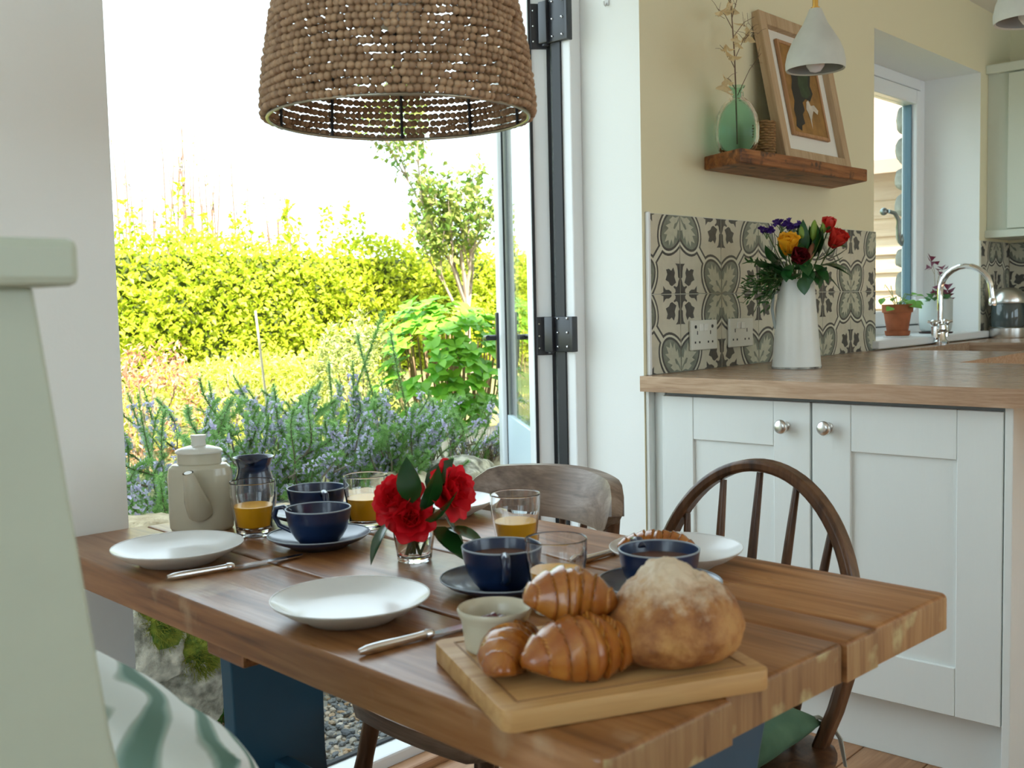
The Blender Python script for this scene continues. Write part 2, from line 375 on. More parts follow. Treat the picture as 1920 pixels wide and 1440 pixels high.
b.tube(pts, [.009, .009, .009, .009, .009, .008, .007, .006, .005], 8); b.obj('window_handle', plain('iron_grey', (.30, .34, .33), .35, metal=.8), win, smooth=60)
b = B(); b.rbox(WX0 - .0, WX1, .0, FY0 + .01, .915, .945, .003); b.rbox(WX0 - .03, WX1 + .08, -.035, .0, .915, .945, .004); struct(b.obj('window_sill', M_UPVC, None))

# ------------------------------------------------------------------ patterned wall tiles (flat print as inlaid shapes)
TS = .2214
M_TCREAM = plain('tile_cream', (.62, .585, .46), .32, var=.08, scale=30)
M_TDARK = plain('tile_dark', (.082, .078, .072), .35, var=.25, scale=60)
M_TLIGHT = plain('tile_pale', (.66, .65, .53), .32)
M_TGREEN = plain('tile_grey_green', (.235, .26, .205), .35, var=.3, scale=40)
M_TLEAF = plain('tile_leaf', (.53, .525, .40), .35, var=.12, scale=50)
def clip(poly):
    for ax, val, sg in ((0, .006, 1), (0, .994, -1), (1, .006, 1), (1, .994, -1)):
        out = []
        for i, q in enumerate(poly):
            r = poly[i - 1]; dq = (q[ax] - val) * sg; dr = (r[ax] - val) * sg
            if (dq >= 0) != (dr >= 0):
                t = dr / (dr - dq); out.append((r[0] + (q[0] - r[0]) * t, r[1] + (q[1] - r[1]) * t))
            if dq >= 0: out.append(q)
        poly = out
        if len(poly) < 3: return []
    return poly
def ell(off, n=30, c=(.82, .19), A=.268, Bb=.182):
    a, e = A + off, Bb + off; r = sqrt(.5)
    return [(c[0] + (-cos(t) * a - sin(t) * e) * r, c[1] + (cos(t) * a - sin(t) * e) * r) for t in [2 * pi * k / n for k in range(n)]]
def strip(w): r = w * sqrt(.5); return [(.36 - r, .64 - r), (.36 + r, .64 + r), (.64 + r, .36 + r), (.64 - r, .36 - r)]
flower = [[(0, .44), (.012, .385), (.11, .388), (.068, .35), (.055, .29), (.05, .215), (.03, .20), (0, .20)],
          [(.095, .145), (.135, .22), (.12, .27), (.155, .338), (.205, .295), (.255, .32), (.32, .31), (.295, .25), (.335, .18), (.265, .155), (.235, .115), (.19, .10)],
          [(.20, 0), (.205, .03), (.26, .055), (.33, .055), (.388, .105), (.385, .025), (.44, .010), (.44, 0)],
          [(0, 0), (.14, 0), (.11, .03), (.115, .06), (.155, .085), (.15, .105), (.085, .09), (.06, .11), (.045, .16), (.02, .2), (0, .2)]]
lobe_leaf = [[(.99, .01), (.90, .035), (.84, .02), (.755, .07), (.80, .10), (.68, .14), (.745, .17), (.635, .245), (.71, .25), (.655, .345), (.74, .32), (.75, .395), (.81, .31), (.84, .38), (.885, .26), (.915, .30), (.95, .18), (.985, .2), (.99, .1)],
             ]
lobe_core = [[(.985, .015), (.93, .09), (.88, .11), (.85, .17), (.88, .18), (.92, .14), (.975, .07)]]
def rot180(P): return [(1 - x, 1 - y) for x, y in P]
LAY = [(1, ell(.102)), (1, strip(.064)), (2, strip(.034)), (2, ell(.070)), (1, ell(.040)), (3, ell(.008))] + [(4, q) for q in lobe_leaf] + [(3, q) for q in lobe_core]
def tile_mesh(name, u0=0., u1=1., v1=1.):
    """tile in its own x-z plane, front at y = 0; u0..v1 crop a cut tile"""
    bb = B(); bb.rbox(u0 * TS + .0011, u1 * TS - .0011, 0, .008, .0011, v1 * TS - .0011, .0006, 1)
    def lay(poly, mi, dz):
        poly = clip(poly)
        for ax, lo, hi in ((0, u0, u1), (1, 0, v1)):
            poly2 = []
            for val, sg in ((lo + .006, 1), (hi - .006, -1)):
                poly2 = []
                for i, q in enumerate(poly):
                    r = poly[i - 1]; dq = (q[ax] - val) * sg; dr = (r[ax] - val) * sg
                    if (dq >= 0) != (dr >= 0):
                        t = dr / (dr - dq); poly2.append((r[0] + (q[0] - r[0]) * t, r[1] + (q[1] - r[1]) * t))
                    if dq >= 0: poly2.append(q)
                poly = poly2
                if len(poly) < 3: return
        bb.cur = mi; bb.add([(x * TS, -dz, y * TS) for x, y in poly], [tuple(range(len(poly)))]); bb.cur = 0
    for k, (mi, P) in enumerate(LAY):
        for Q in ((P,) if k in (1, 2) else (P, rot180(P))): lay(Q, mi, .0002 + .00012 * k)
    for P in flower:
        for Q in (P, rot180(P)): lay(Q, 1, .0003)
    me = bpy.data.meshes.new(name); me.from_pydata(bb.v, [], bb.f)
    for m in (M_TCREAM, M_TDARK, M_TLIGHT, M_TGREEN, M_TLEAF): me.materials.append(m)
    me.polygons.foreach_set('material_index', bb.mi); me.update(); return me
def mirrored(me):
    m2 = me.copy()
    for v in m2.vertices: v.co.x = TS - v.co.x
    m2.flip_normals(); return m2
tA = tile_mesh('tile'); tB = mirrored(tA)
tile_panel = struct(bpy.data.objects.new('trim_1', None), 'two rows of patterned grey and cream wall tiles'); COL.objects.link(tile_panel)
X0 = .1473
b = B(); b.box(.0, WX0, -.0035, .0, .91, .91 + 2 * TS + .001); b.box(WX1 + .0, 3.0, -.0035, .0, .91, .91 + 2 * TS + .001); b.obj('grout', plain('grout', (.66, .64, .54), .8), tile_panel)
for row in range(2):
    for k in range(-1, 13):
        xa = X0 + k * TS
        if xa + TS > WX0 and xa < WX1 - .001 and not (xa < WX0 - .02 or xa + TS > WX1 + .02): continue
        u0 = max(0, -xa / TS) if k == -1 else 0; u1 = 1.
        if xa < WX0 < xa + TS: u1 = (WX0 - xa) / TS
        if xa < WX1 < xa + TS: u0 = (WX1 - xa) / TS
        if xa + TS > 3.0: u1 = (3.0 - xa) / TS
        if u1 - u0 < .05 or xa >= 3.0: continue
        odd = (k + row) % 2       # flower at low-left for even
        if u0 == 0 and u1 == 1: me = tA if odd == 1 else tB
        else:
            if odd == 1: me = tile_mesh('tile', u0, u1)
            else: me = mirrored(tile_mesh('tile', 1 - u1, 1 - u0))
        link('tile', me, tile_panel, (xa, -.008, .91 + row * TS))
# the tiles round the corner on the right wall
for row in range(2):
    for k in range(3):
        o = link('tile', tA if (k + row) % 2 else tB, tile_panel, (2.992, -k * TS - .01, .91 + row * TS)); o.rotation_euler = (0, 0, -pi / 2)
b = B(); b.rbox(-.012, .0, -.012, .0, .91, .91 + 2 * TS + .003, .003); struct(b.obj('trim_2', M_UPVC))
# ------------------------------------------------------------------ peninsula cabinet and worktops
M_CAB = plain('pale_grey_cabinet_paint', (.735, .765, .745), .42, bump=.10, bscale=9, stretch=(20, 20, .8))
M_CABIN = plain('cabinet_inside', (.30, .31, .30), .7)
cab = thing('base_cabinet', 'pale grey-white two-door shaker base cabinet under the wooden peninsula worktop', 'cabinet', (0, 0, 0))
b = B(); b.box(.012, .60, -.937, -.048, .152, .866); b.obj('cabinet_body', M_CABIN, cab)
b = B(); b.rbox(.045, .06, -.937, -.012, 0, .152, .002); b.obj('plinth', M_CAB, cab)
b = B(); b.rbox(-.014, .60, -.957, -.939, 0, .868, .002); b.obj('end_panel', M_CAB, cab)
b = B(); b.rbox(.008, .04, -.046, -.012, .0, .868, .002); b.obj('filler_strip', M_CAB, cab)
b = B(); b.rbox(-.0195, .03, -.0115, -.0005, .0, .868, .002); b.obj('scribe_strip', M_CAB, cab)
def shaker_door(parent, y0, y1, z0, z1, x, knob_y, st=.1, rail=.113, th=.021, name='door', kz=None):
    """shaker door facing -x"""
    b = B(); b.box(x + .009, x + th, y0 + st * .9, y1 - st * .9, z0 + rail * .9, z1 - rail * .9); d = b.obj(name, M_CAB, parent)
    for a, c in ((y0, y0 + st), (y1 - st, y1)): b = B(); b.rbox(x, x + th, a + .0006, c - .0006, z0, z1, .0015, 1); b.obj('stile', M_CAB, d)
    for a, c in ((z0, z0 + rail), (z1 - rail, z1)): b = B(); b.rbox(x + .0006, x + th, y0 + st, y1 - st, a, c, .0015, 1); b.obj('rail', M_CAB, d)
    if knob_y is not None:
        b = B(); b.lathe([(0, 0), (.012, 0), (.013, .003), (.007, .006), (.0065, .014), (.013, .017), (.0175, .021), (.018, .026), (.016, .030), (.008, .0325), (0, .033)], 24, M=T(x, knob_y, kz) @ RY(-pi / 2))
        b.obj('knob', M_STEEL, d, smooth=50)
    return d
shaker_door(cab, -.484, -.048, .153, .856, -.012, -.417, kz=.795)
shaker_door(cab, -.9365, -.4885, .153, .856, -.012, -.531, kz=.798)
M_WORK = wood('worktop_wood', (.30, .165, .095), (.47, .30, .19), (.63, .45, .32), axis=1, scale=2.2, rough=.22, spec=.5, bump=.02, rnd=False)
b = B()
for x0, x1, y0, y1 in ((-.045, .82, -1.75, -.0005), (.82, 1.5, -.545, -.0005), (1.5, 2.2, -.1, -.0005), (1.5, 2.2, -.545, -.5), (2.2, 2.999, -.545, -.0005), (2.45, 2.999, -2.4, -.545)):
    b.box(x0, x1, y0, y1, .868, .91)
o = b.obj('worktop', M_WORK); tag(o, 'brown wooden worktop running over the peninsula and along the tiled wall', 'worktop')
uc = thing('sink_cabinet', 'pale grey base unit under the worktop below the kitchen window', 'cabinet', (.82, -.5, 0))
b = B(); b.box(.01, .60, 0, .49, .15, .867); b.box(1.42, 2.15, 0, .49, .15, .867); b.box(.6, 1.42, 0, .015, .15, .867); b.box(.6, 1.42, .475, .49, .15, .867); b.box(.0, 2.15, .05, .49, 0, .15); b.obj('cabinet_body', M_CAB, uc)
for k in range(3): b = B(); b.rbox(.02 + k * .7, .70 + k * .7, -.02, -.001, .155, .86, .003); b.obj('door', M_CAB, uc)
sk = B(); sk.box(1.485, 2.215, -.515, -.085, .70, .708); sk.box(1.485, 1.493, -.515, -.085, .708, .867); sk.box(2.207, 2.215, -.515, -.085, .708, .867); sk.box(1.493, 2.207, -.515, -.507, .708, .867); sk.box(1.493, 2.207, -.093, -.085, .708, .867)
tag(sk.obj('sink', plain('sink_steel', (.35, .33, .30), .3, metal=.9)), 'undermounted sink sunk into the wooden worktop below the tap', 'sink')
tp = thing('kitchen_tap', 'chrome swan-neck mixer tap standing behind the sink', 'tap', (1.99, -.055, .9105))
b = B(); b.lathe([(0, 0), (.034, 0), (.035, .012), (.024, .022), (.02, .05), (.028, .062), (.026, .078), (.014, .085), (.0125, .10), (0, .10)], 20); b.tube([(-.06, 0, .052), (.06, 0, .052)], .012, 12); b.obj('tap_body', M_CHROME, tp, smooth=40)
pts = [(0, 0, .09), (0, 0, .19)] + [(0, -.10 + .10 * cos(a), .215 + .10 * sin(a)) for a in [k * pi / 12 for k in range(0, 13)]] + [(0, -.205, .18)]
b = B(); b.tube(pts, .0115, 12); b.lathe([(0, 0), (.014, 0), (.015, .004), (.015, .024), (.0115, .03)], 16, M=T(0, -.206, .155)); b.obj('spout', M_CHROME, tp, smooth=50)
for sx in (-1, 1):
    b = B(); b.tube([(sx * .058, 0, .03), (sx * .06, 0, .075)], [.014, .012], 12); b.ball((sx * .062, 0, .088), .016, 2)
    for k in range(4): a = k * pi / 2 + .4; b.tube([(sx * .062, 0, .088), (sx * .062 + .026 * cos(a), .026 * sin(a), .094)], [.007, .006], 8)
    b.obj('cross_handle', M_CHROME, tp, smooth=50)
wc = thing('wall_cupboard', 'pale cream wall cupboard fixed beside the kitchen window', 'cupboard', (0, 0, 0))
M_CUP = plain('cream_cupboard_paint', (.66, .70, .60), .45)
b = B(); b.box(2.70, 2.999, -.75, -.085, 1.40, 2.10); b.box(2.70, 2.999, -.085, -.001, 1.40, 2.10); b.obj('cupboard_body', M_CUP, wc)
b = B(); b.rbox(2.665, 2.999, -.77, -.0005, 2.10, 2.14, .004); b.obj('cornice', M_CUP, wc)
b = B(); b.rbox(2.672, 2.999, -.76, -.0005, 1.366, 1.40, .003); b.obj('light_rail', M_CUP, wc)
b = B(); b.rbox(2.679, 2.699, -.48, -.094, 1.405, 2.095, .003); b.obj('door', M_CUP, wc)

# ------------------------------------------------------------------ sockets
M_PLAST = plain('white_plastic', (.70, .69, .60), .35)
for n, (x0, lab) in enumerate(((.187, 'white double wall socket on the tiles, nearer the garden door'), (.398, 'white double wall socket on the tiles, nearer the enamel jug'))):
    so = thing('wall_socket', lab, 'socket', (x0, -.0095, .968), group='double sockets on the patterned tiles')
    b = B(); b.rbox(0, .140, -.009, 0, 0, .087, .003); b.obj('face_plate', M_PLAST, so)
    for sx in (.012, .082):
        for hx0, hx1, hz0, hz1 in ((.018, .0215, .045, .056), (.005, .011, .020, .026), (.028, .034, .020, .026)):
            b = B(); b.box(sx + hx0, sx + hx1, -.0096, -.0085, hz0, hz1); b.obj('pin_hole', M_BLACK, so)
        b = B(); b.rbox(sx + .03, sx + .05, -.0115, -.008, .055, .076, .0015) if sx < .05 else b.rbox(sx - .016, sx + .004, -.0115, -.008, .055, .076, .0015); b.obj('rocker_switch', plain('switch_plastic', (.76, .75, .68), .3), so)
    if n == 0:
        for sx in (.022, .112): b = B(); b.lathe([(0, 0), (.005, 0), (.005, .002), (0, .002)], 14, M=T(sx, -.0085, .068) @ RX(pi / 2)); b.obj('screw_hole', M_BLACK, so)
# ------------------------------------------------------------------ shelf and what stands on it
M_SHELF = wood('old_beam', (.07, .022, .006), (.25, .085, .02), (.40, .16, .045), axis=0, scale=1.6, rough=.5, bump=.9, rnd=False, patch=((.05, .016, .006), 22, .56))
b = B(); P = [(.292, -.0005), (1.12, -.0005), (1.0, -.182), (.80, -.176), (.55, -.18), (.35, -.172), (.215, -.166)]
b.prism(P, 1.49, 1.53); o = b.obj('wall_shelf', M_SHELF, bevel=.004); tag(o, 'thick rustic dark wooden shelf on the cream wall above the tiles', 'shelf')
ZS = 1.5305
M_GRGLASS = glass('green_glass', (.62, .86, .76), 0, 1.16)
bo = thing('glass_bottle', 'bulbous pale green glass bottle on the shelf holding a dried branch', 'bottle', (.335, -.085, ZS))
out = [(0, 0), (.040, .0), (.054, .012), (.063, .045), (.064, .075), (.058, .11), (.044, .14), (.028, .155), (.0175, .163), (.015, .178), (.019, .19), (.024, .194)]
inn = [(.022, .191), (.0125, .178), (.0145, .164), (.026, .150), (.041, .136), (.055, .107), (.061, .075), (.060, .045), (.051, .015), (.038, .0045), (0, .004)]
b = B(); b.lathe(out + inn, 32); b.obj('bottle_glass', M_GRGLASS, bo, smooth=60)
b = B(); b.tube([(.0165, 0, .186), (.03, 0, .18), (.031, 0, .168), (.0165, 0, .16)], .004, 8); b.obj('bottle_lug', M_GRGLASS, bo, smooth=60)
M_TWIG = plain('dry_twig', (.20, .13, .085), .8); M_DRY = leafmat('dry_petal', (.78, .60, .33), (.88, .76, .52), .5)
br = thing('dried_branch', 'dried twiggy branch with papery golden pods standing in the glass bottle', 'dried branch', (.335, -.085, ZS))
random.seed(21)
b = B(); main = [(.0, -.0, .03), (-.006, 0, .18), (-.012, .0, .28), (-.022, 0, .36), (-.035, .0, .45), (-.06, .0, .50)]
b.tube(main, [.0022, .0022, .002, .0018, .0014, .0008], 6)
side = [((-.008, 0, .24), (-.075, .01, .30)), ((-.010, 0, .27), (.06, -.02, .37)), ((-.02, 0, .35), (-.09, .01, .40)), ((-.025, 0, .38), (.03, .0, .47)), ((-.018, 0, .33), (.075, -.015, .40)), ((-.04, 0, .46), (-.10, 0, .50)), ((-.04, 0, .45), (.0, 0, .51)), ((.004, 0, .17), (.105, -.02, .30)), ((-.004, 0, .18), (-.07, .0, .21)), ((-.03, 0, .42), (-.085, .01, .45)), ((.03, -.008, .33), (.095, -.02, .355))]
for a_, c_ in side:
    a_, c_ = Vector(a_), Vector(c_); m_ = (a_ + c_) / 2 + Vector((0, 0, .012)); b.tube([a_, m_, c_], [.0013, .001, .0006], 5)
    for k in range(4):
        s_ = a_.lerp(c_, rnd(.4, 1)); e_ = s_ + Vector((rnd(-.03, .03), rnd(-.02, .02), rnd(-.005, .04))); b.tube([s_, (s_ + e_) / 2 + Vector((0, 0, .004)), e_], [.0007, .0006, .0004], 4)
b.obj('twig', M_TWIG, br)
pod = B(); vs, fs = leaf_geo(.030, .020, .5, .5, 4); pod.add(vs, fs, RX(.35)); pod.add(vs, fs, RZ(2.2) @ RX(.35)); pod.add(vs, fs, RZ(4.2) @ RX(.35)); pod = pod.mesh('pod', M_DRY)
for x_, z_ in ((-.07, .29), (-.055, .27), (-.085, .39), (-.06, .41), (-.03, .40), (.055, .365), (.06, .34), (-.06, .20), (-.075, .185), (-.05, .175), (-.015, .41), (-.04, .32), (-.02, .31), (.045, .38)):
    o = link('pod', pod, br, (x_ + rnd(-.005, .005), rnd(-.02, .01), z_)); o.rotation_euler = (rnd(1.6, 3.4), rnd(-.5, .5), rnd(0, 6)); k = rnd(.65, 1.0); o.scale = (k, k, k)
bk = thing('wicker_basket', 'small brown woven wicker pot on the shelf beside the picture', 'basket', (.495, -.08, ZS))
M_WICK = plain('wicker', (.36, .19, .065), .7, var=.45, scale=90)
b = B(); b.lathe([(0, .0), (.030, 0), (.031, .11), (.028, .11), (.028, .004), (0, .004)], 24); b.obj('basket_wall', M_WICK, bk)
b = B()
for k in range(14):
    z_ = .006 + k * .0078; n_ = 44; ring = [((.0325 + .0022 * (1 if (j // 2 + k) % 2 else -1)) * cos(2*pi*j/n_), (.0325 + .0022 * (1 if (j // 2 + k) % 2 else -1)) * sin(2*pi*j/n_), z_ + .0008 * sin(j)) for j in range(n_ + 1)]
    b.tube(ring, .0036, 6, cap=False)
o = b.obj('weave', M_WICK, bk, smooth=60)
# framed picture
pf = thing('framed_picture', 'framed abstract painting in a pale wooden box frame leaning on the shelf', 'picture', (.572, -.118, ZS + .002))
pf.rotation_euler = (radians(-11.5), 0, radians(0))
M_FRAME = wood('pale_oak_frame', (.36, .235, .125), (.47, .325, .185), (.56, .41, .255), axis=2, scale=2, rough=.55, bump=.05)
FW, FH, ff, fd = .455, .475, .040, .030
b = B()
def bar4(b, x0, x1, z0, z1, f, y0, y1):
    b.rbox(x0, x0 + f, y0, y1, z0, z1, .0015, 1); b.rbox(x1 - f, x1, y0, y1, z0, z1, .0015, 1); b.rbox(x0 + f, x1 - f, y0, y1, z0, z0 + f, .0015, 1); b.rbox(x0 + f, x1 - f, y0, y1, z1 - f, z1, .0015, 1)
bar4(b, 0, FW, 0, FH, ff, 0, fd); b.obj('outer_frame', M_FRAME, pf)
b = B(); b.box(.035, FW - .035, .022, .027, .035, FH - .035); b.obj('mount_board', plain('mount_white', (.78, .76, .68), .8), pf)
ix0, ix1, iz0, iz1 = .105, .355, .095, .405
b = B(); bar4(b, ix0, ix1, iz0, iz1, .011, .010, .0215); b.obj('inner_frame', wood('inner_frame_wood', (.36, .17, .07), (.48, .25, .11), (.55, .31, .15), axis=2, scale=3, rough=.5), pf)
cv = B(); cv.box(ix0 + .008, ix1 - .008, .014, .020, iz0 + .008, iz1 - .008); cv.obj('canvas', plain('ochre_paint', (.36, .185, .045), .6, var=.35, scale=26), pf)
def blot(name, pts, mat, y):
    b = B(); b.add([(x, y, z) for x, z in pts], [tuple(range(len(pts)))]); b.obj(name, mat, pf)
blot('black_shape', [(.135, .125), (.145, .15), (.14, .18), (.155, .21), (.15, .25), (.165, .28), (.16, .31), (.185, .34), (.19, .385), (.29, .385), (.285, .34), (.30, .31), (.285, .275), (.295, .25), (.265, .22), (.235, .225), (.21, .21), (.215, .185), (.195, .17), (.20, .14), (.175, .13), (.17, .112), (.15, .118)], plain('black_paint', (.012, .012, .012), .5), .0135)
blot('green_shape', [(.21, .23), (.20, .27), (.215, .31), (.20, .345), (.215, .38), (.275, .38), (.27, .34), (.285, .31), (.27, .275), (.28, .245), (.245, .228)], plain('dark_green_paint', (.035, .075, .03), .5, var=.5, scale=30), .0130)
blot('pale_shape', [(.225, .19), (.235, .215), (.25, .222), (.262, .205), (.285, .21), (.31, .195), (.30, .18), (.275, .19), (.262, .175), (.25, .155), (.245, .125), (.241, .16), (.235, .178)], plain('pale_paint', (.66, .60, .50), .6, var=.2, scale=40), .0125)

# ------------------------------------------------------------------ small pendants
M_CONC = plain('pale_concrete', (.60, .61, .55), .75, var=.10, scale=14, bump=.1, bscale=60)
M_CONCIN = plain('pendant_inside', (.30, .31, .30), .7)
M_BRASS = plain('brass', (.75, .46, .12), .25, metal=1)
def pendant(x, y, z, lab):
    t = thing('pendant_lamp', lab, 'pendant lamp', (x, y, z), group='small concrete pendant lamps over the peninsula')
    prof = [(.077, 0), (.0785, .004), (.079, .02), (.074, .045), (.063, .072), (.047, .098), (.032, .122), (.022, .145), (.016, .160), (.0, .160)]
    b = B(); b.lathe(prof, 36); b.lathe([(.077, 0), (.072, .003)], 36); b.obj('lamp_shade', M_CONC, t, smooth=40)
    b = B(); b.lathe([(.072, .003), (.073, .02), (.068, .045), (.056, .072), (.04, .098), (.025, .122), (0, .128)], 36); b.obj('shade_lining', M_CONCIN, t, smooth=60)
    b = B(); b.lathe([(.0, .158), (.012, .158), (.012, .164), (.0075, .165), (.0075, .195), (.004, .196), (0, .196)], 16); b.obj('lamp_cap', M_BRASS, t, smooth=40)
    b = B(); b.tube([(0, 0, .194), (0, 0, CEIL - z - .02)], .0028, 8); b.lathe([(.0, CEIL - z - .03), (.04, CEIL - z - .025), (.045, CEIL - z), (0, CEIL - z)], 20); b.obj('cable', plain('cable_black', (.02, .02, .02), .5), t)
    b = B(); b.lathe([(0, -.008), (.014, -.004), (.024, .010), (.026, .025), (.02, .045), (.012, .06), (.012, .09)], 20); b.obj('bulb', plain('frosted_bulb', (.72, .70, .72), .25), t, smooth=80)
    b = B(); b.lathe([(.013, .062), (.015, .064), (.015, .118), (0, .118)], 14); b.obj('bulb_holder', M_BLACK, t)
pendant(.30, -.345, 1.724, 'white concrete pendant lamp with brass cap hanging before the leaning picture')
pendant(.30, -.885, 1.748, 'white concrete pendant lamp cut off by the top right corner')

# ------------------------------------------------------------------ kettle, pots on the sill
kt = thing('coffee_maker', 'steel and glass coffee jug with domed lid standing in the worktop corner', 'coffee maker', (2.69, -.10, .9105))
b = B(); b.lathe([(0, 0), (.078, 0), (.080, .006), (.080, .045), (.074, .05), (0, .05)], 28); b.obj('base', M_STEEL, kt, smooth=35)
b = B(); b.lathe([(.070, .0505), (.073, .06), (.071, .15), (.066, .16), (.062, .155), (.066, .06), (0, .056)], 28); b.obj('glass_body', plain('smoked_glass', (.06, .08, .08), .05, spec=.8), kt, smooth=40)
b = B(); b.lathe([(.074, .158), (.076, .165), (.070, .19), (.055, .215), (.03, .226), (0, .228)], 28); b.lathe([(.074, .158), (0, .158)], 28); b.obj('lid', M_STEEL, kt, smooth=40)
b = B(); b.tube([(.03, -.065, .20), (.05, -.11, .185), (.05, -.115, .1), (.03, -.07, .07)], .010, 8); b.obj('handle', M_BLACK, kt, smooth=60)
M_TERRA = plain('terracotta', (.40, .115, .042), .8, var=.25, scale=22)
tpot = thing('terracotta_pot', 'small terracotta flowerpot standing in its saucer on the window sill', 'flowerpot', (1.875, .075, .9455))
b = B(); b.lathe(dens([(0, .012), (.040, .012), (.054, .098), (.060, .10), (.062, .13), (.062, .132), (.055, .132), (.052, .1), (.05, .1), (0, .1)]), 36); b.obj('pot', M_TERRA, tpot, smooth=35)
b = B(); b.lathe([(0, .004), (.044, .004), (.048, .008), (.050, .024), (.046, .024), (.043, .011), (0, .011)], 28); b.obj('pot_saucer', M_TERRA, tpot, smooth=35)
b = B(); b.lathe([(0, .11), (.051, .11), (.051, .104), (0, .104)], 20); b.obj('soil', plain('soil', (.045, .03, .02), .9), tpot)
b = B(); b.rbox(-.052, .052, -.05, .05, 0, .0038, .0015, 1); tag(b.obj('white_coaster', plain('white_ceramic_tile', (.75, .76, .75), .3), None, loc=(1.875, .075, .9455), rotz=.3), 'flat white tile under the terracotta pot saucer', 'coaster')
gp = thing('glazed_pot', 'pale grey glazed planter on the sill behind the tap', 'flowerpot', (2.29, .075, .9455))
M_GLAZE = plain('pale_glaze', (.56, .62, .60), .35)
b = B(); b.lathe([(0, .008), (.056, .008), (.064, .016), (.069, .05), (.070, .148), (.067, .15), (.065, .147), (.064, .12), (0, .12)], 32); b.obj('pot', M_GLAZE, gp, smooth=40)
b = B(); b.lathe([(0, .0), (.068, 0), (.072, .006), (0, .008)], 24); b.obj('drip_tray', plain('dark_tray', (.06, .03, .028), .5), gp)
random.seed(5)
pl = thing('green_houseplant', 'small green-leaved plant growing in the terracotta pot', 'houseplant', (1.875, .075, 1.055))
gl = leafmat('houseplant_leaf', (.10, .33, .04), (.24, .52, .09), .35)
lm = B().add(*leaf_geo(.05, .045, .5, .15, 5)).mesh('leaf', gl)
st = B()
for k, (dx, dy, dz, sc) in enumerate(((-.03, -.045, .035, 1.1), (-.055, -.02, .03, .8), (-.07, .03, .05, .7), (.0, -.05, .02, 1.2), (.02, .02, .05, .7), (-.075, -.01, .01, .8), (.055, -.02, .03, .8), (.07, .0, .045, .8), (.09, -.03, .03, .9), (.06, -.05, .055, .7), (.1, -.02, .06, .7))):
    st.tube([(0, 0, -.004), (dx * .5, dy * .5, dz * 1.1), (dx, dy, dz)], [.0022, .0018, .0014], 5)
    o = link('leaf', lm, pl, (dx, dy, dz)); o.rotation_euler = (rnd(-.7, .4), rnd(-.4, .4), math.atan2(-dx, dy) + rnd(-.4, .4)); o.scale = (sc, sc, sc)
for pts in ([(0, 0, 0), (-.02, .02, .07), (-.055, .03, .105), (-.06, .03, .09)], [(0, 0, 0), (.0, .02, .06), (-.02, .02, .10), (-.018, .02, .085)]): st.tube(pts, .0014, 5)
st.obj('stem', plain('plant_stem', (.18, .30, .08), .6), pl)
pl = thing('purple_shamrock', 'purple-leaved shamrock plant growing in the pale glazed planter', 'houseplant', (2.29, .075, 1.066))
pm = leafmat('shamrock_leaf', (.10, .012, .03), (.20, .03, .07), .3); pg = leafmat('shamrock_green', (.05, .14, .05), (.10, .26, .08), .3)
tri = B()
for k in range(3): tri.add([(0, 0, 0), (-.019, .026, .004), (0, .024, -.002), (.019, .026, .004)], [(0, 2, 1), (0, 3, 2)], RZ(k * 2 * pi / 3) @ RX(.35))
m1, m2 = tri.mesh('leaf', pm), tri.mesh('leaf', pg)
st = B()
for k, (dx, dy, dz, g) in enumerate(((-.08, -.01, .165, 0), (-.055, .0, .19, 0), (.02, -.02, .155, 0), (-.01, -.02, .13, 0), (-.08, -.04, .04, 1), (-.06, -.06, .03, 1), (-.03, -.06, .02, 1), (-.10, -.02, .035, 1), (-.115, -.05, .05, 0), (-.10, -.05, .065, 0), (.01, -.045, .03, 0), (-.02, -.05, .045, 0), (.03, -.02, .02, 0), (-.05, -.02, .02, 1), (-.13, -.03, .03, 1), (.0, -.05, .065, 0))):
    st.tube([(0, 0, -.004), (dx * .35, dy * .4, dz * .75 + .01), (dx, dy, dz)], [.0016, .0012, .0009], 5)
    o = link('leaf', m2 if g else m1, pl, (dx, dy, dz)); o.rotation_euler = (rnd(-.9, .9), rnd(-.9, .9), rnd(0, 6)); q = rnd(.9, 1.3); o.scale = (q, q, q)
st.obj('stem', plain('shamrock_stem', (.40, .34, .22), .6), pl)

hk = thing('wall_hook', 'tiny clear hook stuck high on the white door reveal', 'hook', (-.0255, .105, 1.925))
b = B(); b.rbox(-.003, 0, -.007, .007, -.004, .05, .001); b.obj('hook_plate', plain('hook_plastic', (.62, .63, .62), .2), hk)
b = B(); b.tube([(-.002, 0, .004), (-.008, 0, -.006), (-.014, 0, -.002), (-.015, 0, .006)], .002, 6); b.obj('hook_arm', plain('hook_plastic', (.62, .63, .62), .2), hk)
